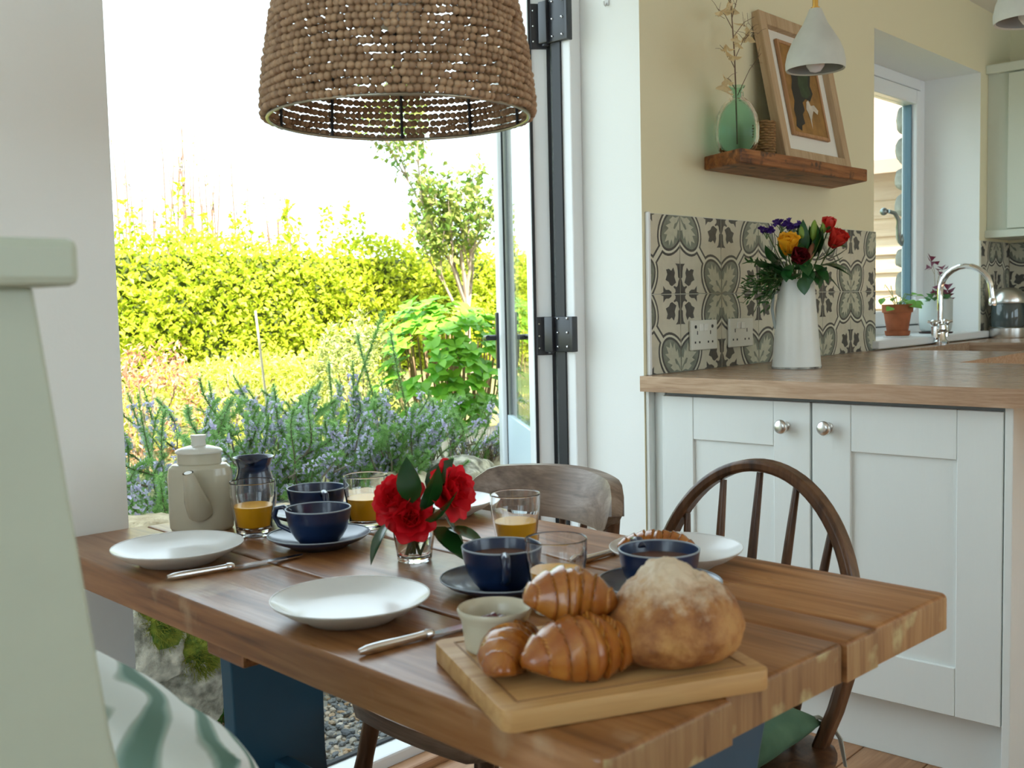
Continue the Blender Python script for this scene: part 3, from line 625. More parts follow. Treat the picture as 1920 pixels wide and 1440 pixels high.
# ------------------------------------------------------------------ dining table
M_TAB = wood('table_plank_wood', (.115, .040, .012), (.29, .120, .038), (.43, .215, .085), axis=1, scale=1.25, rough=.30, spec=.5, bump=.30, knots=True, patch=((.46, .33, .20), 6, .62))
M_TABEND = wood('table_end_grain', (.16, .075, .03), (.30, .16, .065), (.40, .25, .11), axis=2, scale=2.2, rough=.55, bump=.35, knots=False, patch=((.48, .40, .20), 16, .56))
M_BLUE = plain('blue_paint', (.018, .085, .15), .38, var=.12, scale=6)
TZ = .75; TA = -.0667
tb = thing('dining_table', 'rustic plank dining table with blue trestle legs laid for breakfast', 'table', (-1.4135, -.6152, 0), TA)
HX, HY = .3257, .5942
xs = [-HX, -.146, .0657, .1357, HX]
for i in range(4):
    a, c = xs[i] + .0012, xs[i + 1] - .0012
    bm = bmesh.new(); bmesh.ops.create_cube(bm, size=1)
    for v in bm.verts: v.co = Vector((a + (v.co.x + .5) * (c - a), v.co.y * 2 * (HY + (.004, -.004, .001, -.002)[i]), TZ - .043 + (v.co.z + .5) * .043))
    ed = [e for e in bm.edges if all(v.co.z > TZ - .001 for v in e.verts)]
    outer = [e for e in bm.edges if (i == 0 and all(v.co.x < a + .001 for v in e.verts)) or (i == 3 and all(v.co.x > c - .001 for v in e.verts)) or all(abs(v.co.y) > HY - .02 for v in e.verts) and abs(e.verts[0].co.y - e.verts[1].co.y) < .01 and abs(e.verts[0].co.z - e.verts[1].co.z) < .001]
    cor = [e for e in bm.edges if abs(e.verts[0].co.z - e.verts[1].co.z) > .01 and ((i == 3 and e.verts[0].co.x > c - .001) or (i == 0 and e.verts[0].co.x < a + .001))]
    bmesh.ops.bevel(bm, geom=cor, offset=.014, segments=4, affect='EDGES', profile=.5)
    up = [e for e in bm.edges if all(v.co.z > TZ - .0005 for v in e.verts)]
    bmesh.ops.bevel(bm, geom=up, offset=.006, segments=3, affect='EDGES', profile=.5)
    b = B(); b.frombm(bm); o = b.obj('tabletop_plank', M_TAB, tb, smooth=35)
    o.data.materials.append(M_TABEND)
    for p_ in o.data.polygons:
        if p_.normal.y < -.8: p_.material_index = 1
b = B()
for i in range(1, 4): b.box(xs[i] - .003, xs[i] + .003, -HY + .02, HY - .02, TZ - .035, TZ - .012)
b.obj('plank_gap_filler', plain('gap_dark', (.02, .012, .008), .9), tb)
b = B(); b.rbox(-HX + .012, HX - .012, -.018, .072, TZ - .066, TZ - .044, .004); b.obj('batten', M_TAB, tb)
def lyre(w_top, w_mid, w_foot, z0, z1):
    L = []
    n = 14
    for k in range(n + 1):
        t = k / n; z = z0 + (z1 - z0) * t
        w = w_mid + (w_top - w_mid) * max(0, (t - .55) / .45) ** 2 + (w_foot - w_mid) * max(0, (.42 - t) / .42) ** 1.6
        L.append((w, z))
    return [(-w, z) for w, z in L] + [(w, z) for w, z in reversed(L)]
for ly, wt in ((.44, .10), (-.44, .15)):
    tr = B(); tr.prism(lyre(wt, .088, .14, .10, .665), -.018, .018, M=T(0, ly, 0) @ RX(pi / 2)); o = tr.obj('trestle_post', M_BLUE, tb, bevel=.003)
    b = B(); P = [(-.27, .706), (-.27, .69), (-.235, .665), (.235, .665), (.27, .69), (.27, .706)]; b.prism(P, -.026, .026, M=T(0, ly, 0) @ RX(pi / 2)); b.obj('trestle_bearer', M_BLUE, tb, bevel=.003)
    b = B(); P = [(-.27, 0), (-.27, .045), (-.15, .10), (.15, .10), (.27, .045), (.27, 0), (.2, 0), (.17, .02), (-.17, .02), (-.2, 0)]; b.prism(P, -.03, .03, M=T(0, ly, 0) @ RX(pi / 2)); b.obj('trestle_foot', M_BLUE, tb, bevel=.003)
b = B(); b.rbox(-.016, .016, -.50, .50, .27, .345, .005); b.obj('stretcher', M_BLUE, tb)

# ------------------------------------------------------------------ crockery
M_PLATE = plain('white_stoneware', (.74, .76, .76), .30, coat=.3)
M_PLATEB = plain('stoneware_underside', (.60, .56, .50), .5)
M_NAVY = plain('navy_glaze', (.012, .032, .10), .28, var=.35, scale=30, coat=.5)
M_NAVYRIM = plain('worn_glaze_rim', (.30, .36, .42), .4)
M_CLEAR = glass('clear_glass', (1, 1, 1), 0, 1.47)
def j_mat():
    m = plain('orange_juice', (1.0, .50, .008), .3, var=.03, scale=60); bs = m.node_tree.nodes['Principled BSDF']
    bs.inputs['Subsurface Weight'].default_value = .0; bs.inputs['Subsurface Radius'].default_value = (.02, .012, .003); bs.inputs['Subsurface Scale'].default_value = 1; return m
M_JUICE = j_mat()
def W2(x, y, z=TZ + .0004): return (x, y, z)
def plate(x, y, lab, d=.186, z=TZ + .0004):
    k = d / 2 / .093; t = thing('plate', lab, 'plate', (x, y, z), group='white plates on the table')
    up = [(0, .0075), (.05, .008), (.066, .011), (.080, .0185), (.0915, .0245), (.093, .0255)]
    dn = [(.093, .0255), (.0930, .0245), (.0915, .0225), (.075, .0115), (.058, .004), (.053, 0), (.048, 0), (.046, .003), (0, .003)]
    b = B(); b.lathe([(r * k, h) for r, h in up], 64); b.obj('plate_well', M_PLATE, t, smooth=50)
    b = B(); b.lathe([(r * k, h) for r, h in dn], 64); b.obj('plate_underside', M_PLATEB, t, smooth=50)
    b = B(); b.tube([(.0928 * k * cos(2*pi*j/64), .0928 * k * sin(2*pi*j/64), .0252) for j in range(65)], .0008, 6, cap=False); b.obj('plate_rim', M_PLATE, t, smooth=80)
    return t
plate(-1.626, -.300, 'empty white plate beside the beige teapot at the table end')
plate(-1.650, -.722, 'empty white plate nearest the front, next to the knife and jam pot')
plate(-1.148, -.362, 'white plate behind the red camellias, in front of the rail-back chair', d=.18)
plate(-1.210, -.884, 'white plate holding a single croissant by the hoop-back chair', d=.182)
def cup_saucer(x, y, ang, lab, coffee=True, sd=.155, cd=.100):
    s_ = thing('saucer', 'dark blue saucer ' + lab, 'saucer', (x, y, TZ + .0004), group='dark blue saucers')
    k = sd / 2 / .079
    up = [(0, .006), (.030, .006), (.034, .009), (.055, .013), (.072, .020), (.079, .0255)]; dn = [(.079, .0255), (.0785, .0235), (.070, .016), (.05, .006), (.043, 0), (.038, 0), (.036, .002), (0, .002)]
    b = B(); b.lathe([(r * k, h * .8) for r, h in up + dn[1:]], 56); b.obj('saucer_dish', M_NAVY, s_, smooth=50)
    b = B(); b.tube([(.0788 * k * cos(2*pi*j/56), .0788 * k * sin(2*pi*j/56), .0202) for j in range(57)], .0011, 6, cap=False); b.obj('saucer_rim', M_NAVYRIM, s_, smooth=80)
    c_ = thing('coffee_cup', 'dark blue stoneware cup ' + lab, 'cup', (x, y, TZ + .0054), ang, group='dark blue cups')
    q = cd / 2 / .05
    o_ = [(0, .0), (.026, 0), (.029, .002), (.036, .010), (.043, .022), (.0475, .038), (.050, .054)]; i_ = [(.0480, .0545), (.0455, .040), (.041, .026), (.034, .013), (.026, .006), (0, .005)]
    b = B(); b.lathe([(r * q, h) for r, h in o_ + i_], 48); b.obj('cup_bowl', M_NAVY, c_, smooth=50)
    b = B(); b.tube([(.049 * q * cos(2*pi*j/48), .049 * q * sin(2*pi*j/48), .0543) for j in range(49)], .0013, 6, cap=False); b.obj('cup_rim', M_NAVYRIM, c_, smooth=80)
    b = B(); b.tube([(.0455 * q, 0, .047), (.056 * q, 0, .055), (.068 * q, 0, .053), (.072 * q, 0, .040), (.064 * q, 0, .026), (.044 * q, 0, .018)], [.0052, .0055, .0055, .0052, .005, .0055], 10, flat=.7); b.obj('cup_handle', M_NAVY, c_, smooth=60)
    if coffee: b = B(); b.lathe([(0, .041), (.0453 * q, .041), (.0445 * q, .039), (0, .039)], 40); b.obj('coffee', plain('milky_coffee', (.16, .075, .04), .12), c_)
cup_saucer(-1.325, -.236, radians(-115), 'at the back beside the blue jug', False)
cup_saucer(-1.440, -.390, radians(120), 'between the left glass of juice and the camellias', False)
cup_saucer(-1.462, -.790, radians(228), 'in the middle with its handle turned to the front', True)
cup_saucer(-1.358, -.958, radians(62), 'of milky coffee behind the bread loaf', True, sd=.152)
def tumbler(x, y, lab, h=.088, r=.037, juice=.5, rb=.028, grp='glasses of orange juice'):
    t = thing('juice_glass', lab, 'glass', (x, y, TZ + .0004), group=grp)
    o_ = [(0, 0), (rb - .002, 0), (rb, .002), (rb + .001, .014), (r - .001, h * .72), (r, h - .001), (r - .0007, h)]
    w = .0019; i_ = [(r - w, h - .001), (r - w - .001, h * .72), (rb - w, .016), (rb - .006, .0105), (0, .0095)]
    b = B(); b.lathe(dens(o_ + i_), 48); b.obj('glass_wall', M_CLEAR, t, smooth=50)
    if juice:
        hj = .012 + (h - .012) * juice; rj = rb - w - .0003 + (r - w - .001 - rb + w) * (hj - .016) / (h * .72 - .016)
        b = B(); b.lathe(dens([(0, .0098), (rb - .0063, .0108), (rb - w - .0003, .0163), (rj, hj), (rj - .0015, hj + .0005), (0, hj)], .0008), 48); b.obj('orange_juice', M_JUICE, t, smooth=50)
    return t
tumbler(-1.451, -.235, 'glass of orange juice between the teapot and front blue cup', juice=.48)
tumbler(-1.303, -.340, 'glass of orange juice left of the red camellias', juice=.50)
tumbler(-1.290, -.660, 'glass of orange juice right of the camellias, before the rail-back chair', juice=.46)
tumbler(-1.484, -.899, 'glass of orange juice nearest the front, behind the croissants', juice=.50)
# teapot
M_BEIGE = plain('beige_glaze', (.50, .47, .36), .22, coat=.4); M_LIDW = plain('lid_glaze', (.66, .66, .60), .2, coat=.4)
tpo = thing('teapot', 'tall beige oval teapot with a stubby spout and knobbed lid', 'teapot', (-1.476, -.121, TZ + .0004), radians(-42.2 - 5))
b = B(); b.lathe(dens([(0, 0), (.050, 0), (.0525, .004), (.0535, .02), (.0530, .092), (.0508, .104), (.045, .1095), (.0368, .111), (.0362, .128), (.0, .128)]), 64, sy=.66); b.obj('teapot_body', M_BEIGE, tpo, smooth=40)
b = B(); b.tube([(.006, -.026, .035), (.004, -.047, .058), (.001, -.058, .088), (-.001, -.063, .104)], [.022, .018, .0115, .0088], 16, cap=False); b.tube([(-.001, -.0633, .1042), (-.0008, -.062, .1)], [.0065, .006], 12); b.obj('spout', M_BEIGE, tpo, smooth=60)
b = B(); b.lathe([(.0, .1285), (.039, .1285), (.0395, .131), (.036, .135), (.018, .140), (.0125, .1405), (.0115, .150), (.0135, .156), (.0130, .158), (0, .159)], 40, sy=.74); b.obj('lid', M_LIDW, tpo, smooth=40)
b = B(); b.tube([(.02, .032, .10), (.025, .055, .105), (.03, .07, .085), (.028, .068, .05), (.02, .045, .025), (.012, .03, .022)], .007, 10); b.obj('teapot_handle', M_BEIGE, tpo, smooth=60)
# blue jug
M_JUG = plain('dark_blue_jug_glaze', (.018, .035, .085), .22, var=.4, scale=25, stretch=(1, 1, 6), coat=.5)
jg = thing('milk_jug', 'small dark blue pottery jug behind the left glass of juice', 'jug', (-1.372, -.124, TZ + .0004), radians(228)); jg.scale = (.9, .9, .9)
prof = [(0, 0), (.030, 0), (.033, .004), (.040, .030), (.042, .050), (.038, .072), (.032, .092), (.031, .102), (.036, .116), (.039, .121)]
b = B(); b.lathe(prof + [(.037, .1205), (.029, .102), (.030, .092), (.035, .072), (.039, .05), (.03, .008), (0, .006)], 40)
for i, (x_, y_, z_) in enumerate(b.v):
    if z_ > .098 and x_ > 0 and abs(y_) < .022: k = (z_ - .098) / .023 * (1 - (y_ / .022) ** 2); b.v[i] = (x_ + .013 * k, y_ * (1 - .25 * k), z_ - .006 * k)
b.obj('jug_body', M_JUG, jg, smooth=60)
b = B(); b.tube([(-.034, 0, .108), (-.052, 0, .115), (-.066, 0, .10), (-.066, 0, .07), (-.054, 0, .045), (-.039, 0, .038)], .006, 10, flat=.7); b.obj('jug_handle', M_JUG, jg, smooth=60)
# knives
M_CUT = plain('cutlery_steel', (.78, .79, .80), .16, metal=1)
def knife(a_, c_, lab, hl=.085):
    a_, c_ = Vector((*a_, 0)), Vector((*c_, 0)); d = (c_ - a_); L = d.length; t = thing('table_knife', lab, 'knife', (a_.x, a_.y, TZ + .0003), math.atan2(d.y, d.x), group='table knives')
    b = B(); n = 9; b.tube([(hl * k / n, 0, .0052) for k in range(n + 1)], [.0032, .0052, .0056, .0056, .0054, .005, .0048, .0046, .0045, .005], 12, flat=.85, up=(0, 1, 0)); b.obj('knife_handle', M_CUT, t, smooth=60)
    b = B(); b.tube([(hl - .001, 0, .0052), (hl + .006, 0, .0052), (hl + .010, 0, .0046)], [.0062, .0058, .004], 10); b.obj('bolster', M_CUT, t, smooth=60)
    m = L; P = [(hl + .006, -.0045), (hl + .02, -.0085), (m - .03, -.0095), (m - .008, -.0075), (m, .002), (m - .012, .0048), (hl + .006, .0045)]
    b = B(); b.prism(P, .0035, .0047); b.obj('blade', M_CUT, t)
knife((-1.698, -.393), (-1.497, -.428), 'silver table knife beside the left white plate')
knife((-1.738, -.842), (-1.545, -.868), 'silver table knife pointing behind the jam pot')
knife((-1.305, -.779), (-1.108, -.785), 'silver table knife half hidden by the front juice glass')

# ------------------------------------------------------------------ bread board, jam, pastries
M_BOARD = wood('pale_board_wood', (.36, .19, .065), (.50, .29, .11), (.60, .385, .17), axis=0, scale=1.4, rough=.5, bump=.04)
BA = -.48
bd = thing('bread_board', 'pale wooden board with rounded corners carrying the loaf and croissants', 'board', (-1.793, -1.098, TZ + .0004), BA)
bm = bmesh.new(); bmesh.ops.create_cube(bm, size=1)
for v in bm.verts: v.co = Vector(((v.co.x + .5) * .265, (v.co.y + .5) * .215, (v.co.z + .5) * .020))
bmesh.ops.bevel(bm, geom=[e for e in bm.edges if abs(e.verts[0].co.z - e.verts[1].co.z) > .01], offset=.012, segments=4, affect='EDGES', profile=.5)
bmesh.ops.bevel(bm, geom=[e for e in bm.edges if abs(e.verts[0].co.z - e.verts[1].co.z) < .001], offset=.002, segments=2, affect='EDGES', profile=.5)
b = B(); b.frombm(bm); b.obj('board_slab', M_BOARD, bd, smooth=35)
b = B(); g = [(.018, .018), (.247, .018), (.247, .197), (.018, .197), (.018, .018)]
b.tube([(x, y, .0203) for x, y in g], .0016, 6, cap=False, flat=.35); b.obj('juice_groove', plain('groove_tan', (.30, .16, .065), .6), bd)
ZB = TZ + .0210
def onb(x, y): c_, s_ = cos(BA), sin(BA); return (-1.793 + x * c_ - y * s_, -1.098 + x * s_ + y * c_)
def crust_mat(name, ridge, crev, flour=None, bscale=30):
    m, nt, b_ = _new(name); N = nt.nodes.new; L = nt.links.new
    ge = N('ShaderNodeNewGeometry'); r = N('ShaderNodeValToRGB'); e = r.color_ramp.elements; e[0].position = .44; e[0].color = (*crev, 1); e[1].position = .53; e[1].color = (*ridge, 1)
    tc = N('ShaderNodeTexCoord'); n = N('ShaderNodeTexNoise'); n.inputs['Scale'].default_value = 34; n.inputs['Detail'].default_value = 5; L(tc.outputs['Object'], n.inputs['Vector'])
    ma = N('ShaderNodeMath'); ma.operation = 'MULTIPLY_ADD'; ma.inputs[1].default_value = .16; L(n.outputs[0], ma.inputs[0]); ms = N('ShaderNodeMath'); ms.operation = 'SUBTRACT'; ms.inputs[1].default_value = .08; L(ge.outputs['Pointiness'], ms.inputs[0]); L(ms.outputs[0], ma.inputs[2])
    L(ma.outputs[0], r.inputs[0]); L(r.outputs[0], b_.inputs['Base Color'])
    b_.inputs['Roughness'].default_value = .22; b_.inputs['Coat Weight'].default_value = .45; b_.inputs['Coat Roughness'].default_value = .2
    n2 = N('ShaderNodeTexNoise'); n2.inputs['Scale'].default_value = 110; n2.inputs['Detail'].default_value = 4; L(tc.outputs['Object'], n2.inputs['Vector']); bp = N('ShaderNodeBump'); bp.inputs['Strength'].default_value = .25; bp.inputs['Distance'].default_value = .003; L(n2.outputs[0], bp.inputs['Height']); L(bp.outputs[0], b_.inputs['Normal'])
    MATS[name] = m; return m
M_CROI = crust_mat('croissant_crust', (.31, .085, .010), (.62, .28, .05))
def croissant(x, y, z, ang, lab, L=.125, R=.026, bend=1.5, tilt=(0, 0), seed=1, rid=7):
    random.seed(seed); n = 84; seg = 36; vs = []; fs = []
    arc = L / bend
    for i in range(n + 1):
        t = i / n; a = (t - .5) * bend; cx, cy = arc * sin(a), arc * (cos(a) - 1) + .012; tx, ty = cos(a), -sin(a)
        env = max(.0, sin(pi * t)) ** .62; u = t * 2 - 1
        for k in range(seg):
            th = 2 * pi * k / seg
            ph = (abs(u) * rid * .5 + .34 * cos(th)) + .5
            f = ph - math.floor(ph); step = (1 - f) ** .55 * 1.0
            rr = R * (env * (.80 + .24 * step) + .10)
            rr *= 1 + .05 * noise.noise(Vector((t * 9 + seed, cos(th) * 1.5, sin(th) * 1.5)))
            h = sin(th) * rr * .92; w = cos(th) * rr
            if h < -R * .62 * env: h = -R * .62 * env + (h + R * .62 * env) * .15
            vs.append((cx - ty * w, cy + tx * w, h + R * .62))
    for i in range(n):
        for k in range(seg): k2 = (k + 1) % seg; fs.append((i*seg+k, i*seg+k2, (i+1)*seg+k2, (i+1)*seg+k))
    fs.append(tuple(range(seg))); fs.append(tuple(range(n*seg, (n+1)*seg)))
    b = B(); b.add(vs, fs); zmin = min(q[2] for q in b.v); o = b.obj('croissant', M_CROI, None, smooth=70, loc=(x, y, z - zmin * (1 if tilt == (0, 0) else 0))); o.rotation_euler = (tilt[0], tilt[1], ang)
    tag(o, lab, 'croissant', 'golden croissants'); return o
cx, cy = onb(.098, .046); croissant(cx, cy, ZB, BA + .05, 'golden croissant lying at the front of the bread board', L=.128, R=.0330, bend=.9, seed=3)
cx, cy = onb(.052, .098); croissant(cx, cy, ZB, BA + .98, 'golden croissant on the board leaning next to the jam pot', L=.128, R=.0235, bend=.8, seed=5)
cx, cy = onb(.100, .092); croissant(cx, cy, ZB + .040, BA - .25, 'golden croissant resting on top of the two others', L=.092, R=.0300, bend=1.5, tilt=(.15, .12), seed=9, rid=6)
croissant(-1.222, -.862, TZ + .0095, radians(-62), 'single golden croissant on the white plate behind the loaf', L=.118, R=.0215, bend=1.7, seed=12, rid=9)
def loaf():
    bm = bmesh.new(); bmesh.ops.create_icosphere(bm, subdivisions=6, radius=1)
    for v in bm.verts:
        p_ = v.co.copy(); n1 = noise.fractal(p_ * 1.6 + Vector((3, 1, 4)), 1.0, 2.0, 4); n2 = noise.fractal(p_ * 7, .9, 2.1, 4)
        crag = max(0, min(1, (p_.z - .35) * 2)); r = 1 + .055 * n1 + (.012 + .035 * crag) * n2 + .05 * crag * abs(noise.noise(p_ * 4.2))
        # the burst score: a crest running over the top
        d_ = p_.x * .80 - p_.y * .6 + .08 * n1 + .12; top = max(0, p_.z)
        r += .085 * math.exp(-(d_ / .30) ** 2) * top - .07 * math.exp(-((d_ - .42) / .10) ** 2) * top - .075 * math.exp(-((d_ + .42) / .09) ** 2) * top
        q = p_ * r; z_ = q.z
        if z_ < 0: z_ = -.62 * (1 - math.exp(z_ * 1.3))
        v.co = Vector((q.x * .066 * (1.05 - .12 * max(0, z_)), q.y * .060 * (1.05 - .12 * max(0, z_)), z_ * .062))
    zm = min(v.co.z for v in bm.verts)
    for v in bm.verts: v.co.z -= zm
    m, nt, b_ = _new('loaf_crust'); N = nt.nodes.new; Lk = nt.links.new
    tc = N('ShaderNodeTexCoord'); n = N('ShaderNodeTexNoise'); n.inputs['Scale'].default_value = 22; n.inputs['Detail'].default_value = 7; n.inputs['Roughness'].default_value = .65; Lk(tc.outputs['Object'], n.inputs['Vector'])
    r = N('ShaderNodeValToRGB'); e = r.color_ramp.elements; e[0].position = .34; e[0].color = (.17, .05, .012, 1); e[1].position = .62; e[1].color = (.50, .26, .08, 1); k = e.new(.5); k.color = (.36, .15, .04, 1); Lk(n.outputs[0], r.inputs[0])
    sp = N('ShaderNodeSeparateXYZ'); Lk(tc.outputs['Object'], sp.inputs[0])
    n3 = N('ShaderNodeTexNoise'); n3.inputs['Scale'].default_value = 70; n3.inputs['Detail'].default_value = 6; n3.inputs['Roughness'].default_value = .7; Lk(tc.outputs['Object'], n3.inputs['Vector'])
    m1 = N('ShaderNodeMapRange'); m1.inputs['From Min'].default_value = .035; m1.inputs['From Max'].default_value = .105; Lk(sp.outputs[2], m1.inputs['Value'])
    m2 = N('ShaderNodeMath'); m2.operation = 'MULTIPLY_ADD'; m2.inputs[1].default_value = 1.0; Lk(n3.outputs[0], m2.inputs[0]); Lk(m1.outputs[0], m2.inputs[2])
    m3 = N('ShaderNodeMapRange'); m3.inputs['From Min'].default_value = .80; m3.inputs['From Max'].default_value = 1.25; m3.inputs['To Max'].default_value = .95; Lk(m2.outputs[0], m3.inputs['Value'])
    mx = N('ShaderNodeMixRGB'); Lk(m3.outputs[0], mx.inputs[0]); Lk(r.outputs[0], mx.inputs[1]); mx.inputs[2].default_value = (.72, .60, .44, 1); Lk(mx.outputs[0], b_.inputs['Base Color']); b_.inputs['Roughness'].default_value = .62
    bp = N('ShaderNodeBump'); bp.inputs['Strength'].default_value = .5; bp.inputs['Distance'].default_value = .004; Lk(n3.outputs[0], bp.inputs['Height']); Lk(bp.outputs[0], b_.inputs['Normal'])
    b = B(); b.frombm(bm); x_, y_ = onb(.197, .064); o = b.obj('bread_loaf', m, None, smooth=180, loc=(x_, y_, ZB)); o.rotation_euler = (0, 0, BA + .2)
    tag(o, 'round crusty floured sourdough loaf standing on the bread board', 'bread')
loaf()
rk = thing('jam_pot', 'small cream ramekin of dark berry jam beside the bread board', 'ramekin', (-1.607, -.912, TZ + .0206))
rk.location = (*onb(.050, .163), ZB)
M_RAM = plain('cream_ramekin', (.63, .60, .47), .28, coat=.4)
b = B(); b.lathe([(0, 0), (.028, 0), (.030, .002), (.0302, .004), (.0333, .0285), (.0335, .030), (.0365, .036), (.0375, .040), (.0365, .042), (.0345, .0405), (.0315, .034), (.028, .006), (0, .005)], 40); b.obj('ramekin_dish', M_RAM, rk, smooth=45)
b = B(); b.lathe([(0, .024), (.022, .022), (.0305, .0205), (.029, .016), (0, .016)], 30); jm = b.obj('jam', plain('berry_jam', (.045, .004, .012), .12, coat=.6), rk, smooth=60)
random.seed(3); mb_ = B().ball((0, 0, 0), .0045, 2).mesh('berry', plain('berry', (.10, .006, .022), .1, coat=.8), 180)
for k in range(14): a = rnd(0, 6.28); r_ = rnd(0, .017); o = link('berry', mb_, rk, (r_ * cos(a), r_ * sin(a), .0255 + (.017 - r_) * .35)); q = rnd(.7, 1.1); o.scale = (q, q, q)
b = B(); b.tube([(0, 0, .003), (.03, .0, .0035), (.075, 0, .006), (.085, 0, .0065)], [.003, .0025, .0045, .006], 10, flat=.5); o = b.obj('butter_knife', M_CUT, None, smooth=60); o.location = (*onb(.195, .150), ZB); o.rotation_euler = (0, 0, BA - .35); tag(o, 'silver handle end showing behind the loaf on the board', 'knife')

# ------------------------------------------------------------------ flowers
def petal_geo(L, Wd, t0, t1, cup, rho0=.002, n=6, m=5, wav=.0, seed=0):
    """petal growing up and out from the origin (axis z), facing +y; t0, t1 tilt from upright at base and tip"""
    vs = []; fs = []; rho, z = rho0, 0.
    for i in range(n + 1):
        t = i / n; tilt = t0 + (t1 - t0) * t ** 1.5
        if i: rho += sin(tilt) * L / n; z += cos(tilt) * L / n
        w = Wd * (.30 + .70 * sin(pi * min(1, t * .95 + .05) * .62) ** 1.0) * (1 if t < .8 else sqrt(max(0, 1 - ((t - .8) / .215) ** 2)))
        for j in range(m + 1):
            s_ = j / m * 2 - 1; x_ = s_ * w / 2
            y_ = rho - cup * (s_ * s_) * w * .5
            z_ = z + cup * s_ * s_ * w * .10 + wav * L * sin(s_ * 5 + seed + t * 3) * t
            vs.append((x_, y_, z_))
    for i in range(n):
        for j in range(m): a = i * (m + 1) + j; fs.append((a, a + 1, a + m + 2, a + m + 1))
    return vs, fs
def bloom(parent, M, R, rings, mat, name='petal', seed=0):
    """layers of petals; rings = (count, length, width, tilt0, tilt1, cup)"""
    random.seed(seed)
    for ri, (cnt, L, Wd, a, c, cup) in enumerate(rings):
        for v_ in range(2):
            me = B().add(*petal_geo(L * R * rnd(.93, 1.05), Wd * R, a, c + rnd(-.08, .08), cup, wav=.035, seed=ri * 3 + v_)).mesh(name, mat, 180)
            for k in range(v_, cnt, 2):
                o = link(name, me, parent); o.matrix_local = M @ RZ(2 * pi * (k + ri * .5 + rnd(-.12, .12)) / cnt) @ T(0, 0, rnd(-.001, .001))
CAM_R = [(4, .62, .55, .0, -.25, .8), (5, .78, .75, .15, .1, .75), (6, .95, .85, .35, .45, .6), (7, 1.05, .95, .65, .95, .45), (7, 1.1, 1.0, 1.0, 1.45, .35)]
ROSE_R = [(3, .75, .6, -.05, -.35, .9), (4, .95, .8, .1, -.1, .85), (5, 1.05, .95, .25, .15, .75), (5, 1.1, 1.0, .45, .55, .6)]
M_CAMEL = leafmat('camellia_petal', (.68, .006, .018), (.85, .014, .03), .30, rough=.45)
M_CAMLEAF = leafmat('camellia_leaf', (.006, .035, .008), (.015, .075, .014), .12, rough=.18, spec=.7)
VX, VY = -1.411, -.573
vs_ = thing('flower_tumbler', 'low clear glass tumbler of water holding three red camellias', 'glass', (VX, VY, TZ + .0004))
b = B(); b.lathe(dens([(0, 0), (.023, 0), (.0245, .002), (.0330, .062), (.0325, .0625), (.0312, .062), (.0235, .010), (.02, .007), (0, .0065)]), 48); b.obj('glass_wall', M_CLEAR, vs_, smooth=50)
b = B(); b.lathe(dens([(0, .0068), (.0199, .0073), (.0230, .0105), (.0272, .036), (0, .036)]), 40); b.obj('water', glass('water', (.97, 1, .98), 0, 1.33), vs_, smooth=50)
Rv, Uv, Bv = Vector((.67, -.742, 0)), Vector((0, 0, 1)), Vector((-.74, -.67, 0))   # right, up and towards the viewer's side of the table
def vpos(r_, u_, t_=0): return Vector((VX, VY, TZ)) + Rv * r_ + Uv * u_ + Bv * t_
M_STEM = plain('flower_stem', (.07, .13, .03), .5)
def camellia(r_, u_, t_, direc, R, lab, seed):
    c_ = vpos(r_, u_, t_); t = thing('camellia', lab, 'flower', c_, group='red camellias')
    M = aim((0, 0, 0), direc); bloom(t, M, R, CAM_R, M_CAMEL, seed=seed)
    b = B(); d = -Vector(direc).normalized(); foot = Vector((VX, VY, TZ + .012)) + Rv * rnd(-.012, .012) - c_
    b.tube([(0, 0, 0), d * .02, foot * .55 + Vector((0, 0, .004)), foot], [.003, .0028, .0024, .002], 7); b.obj('stem', M_STEM, t, smooth=80)
camellia(-.012, .084, .010, Bv * .85 + Uv * .55 - Rv * .5, .043, 'large red camellia upper left in the low tumbler', 4)
camellia(.042, .096, .004, Rv * .75 + Uv * .30 + Bv * .45, .044, 'red camellia turned to the right in the low tumbler', 8)
camellia(.000, .064, .030, Bv * 1.0 + Uv * .35 + Rv * .05, .033, 'red camellia hanging low over the rim of the tumbler', 15)
cl = thing('camellia_leaves', 'glossy dark green camellia leaves among the red flowers', 'leaves', vpos(0, .06))
lmesh = B().add(*leaf_geo(.058, .030, .25, .25, 6)).mesh('leaf', M_CAMLEAF, 180)
for r_, u_, t_, d, roll, sc in ((.004, .095, .03, (-.1, .95, .3), .2, 1.0), (.016, .085, .035, (.45, .8, .25), -.2, 1.05), (.020, .072, .034, (.75, .5, .3), .4, 1.05), (.030, .06, .02, (.6, -.45, .3), .3, 1.0), (.045, .07, .0, (.5, -.75, .2), -.3, 1.05), (-.028, .07, .02, (-.5, -.75, .4), .2, 1.0), (.022, .105, .0, (.5, .7, -.1), .9, .9), (.05, .058, .02, (.75, -.15, .35), .1, .9)):
    dv = Rv * d[0] + Uv * d[1] + Bv * d[2]; q = dv.to_track_quat('Y', 'Z').to_matrix().to_4x4()
    z_ = q.to_3x3() @ Vector((0, 0, 1)); s_ = 1 if z_.dot(Bv) > 0 else pi
    o = link('leaf', lmesh, cl); o.matrix_local = T(*(vpos(r_, u_ - .004, t_ + .018) - vpos(0, .06))) @ q @ RY((0 if s_ == 1 else pi) + roll) @ Matrix.Scale(sc * 1.2, 4)
b = B()
for k in range(3): e_ = vpos(rnd(-.02, .04), rnd(.06, .09), rnd(0, .02)) - vpos(0, .06); b.tube([vpos(rnd(-.01, .01), .01) - vpos(0, .06), e_], .0018, 6)
b.obj('stem', M_STEM, cl)
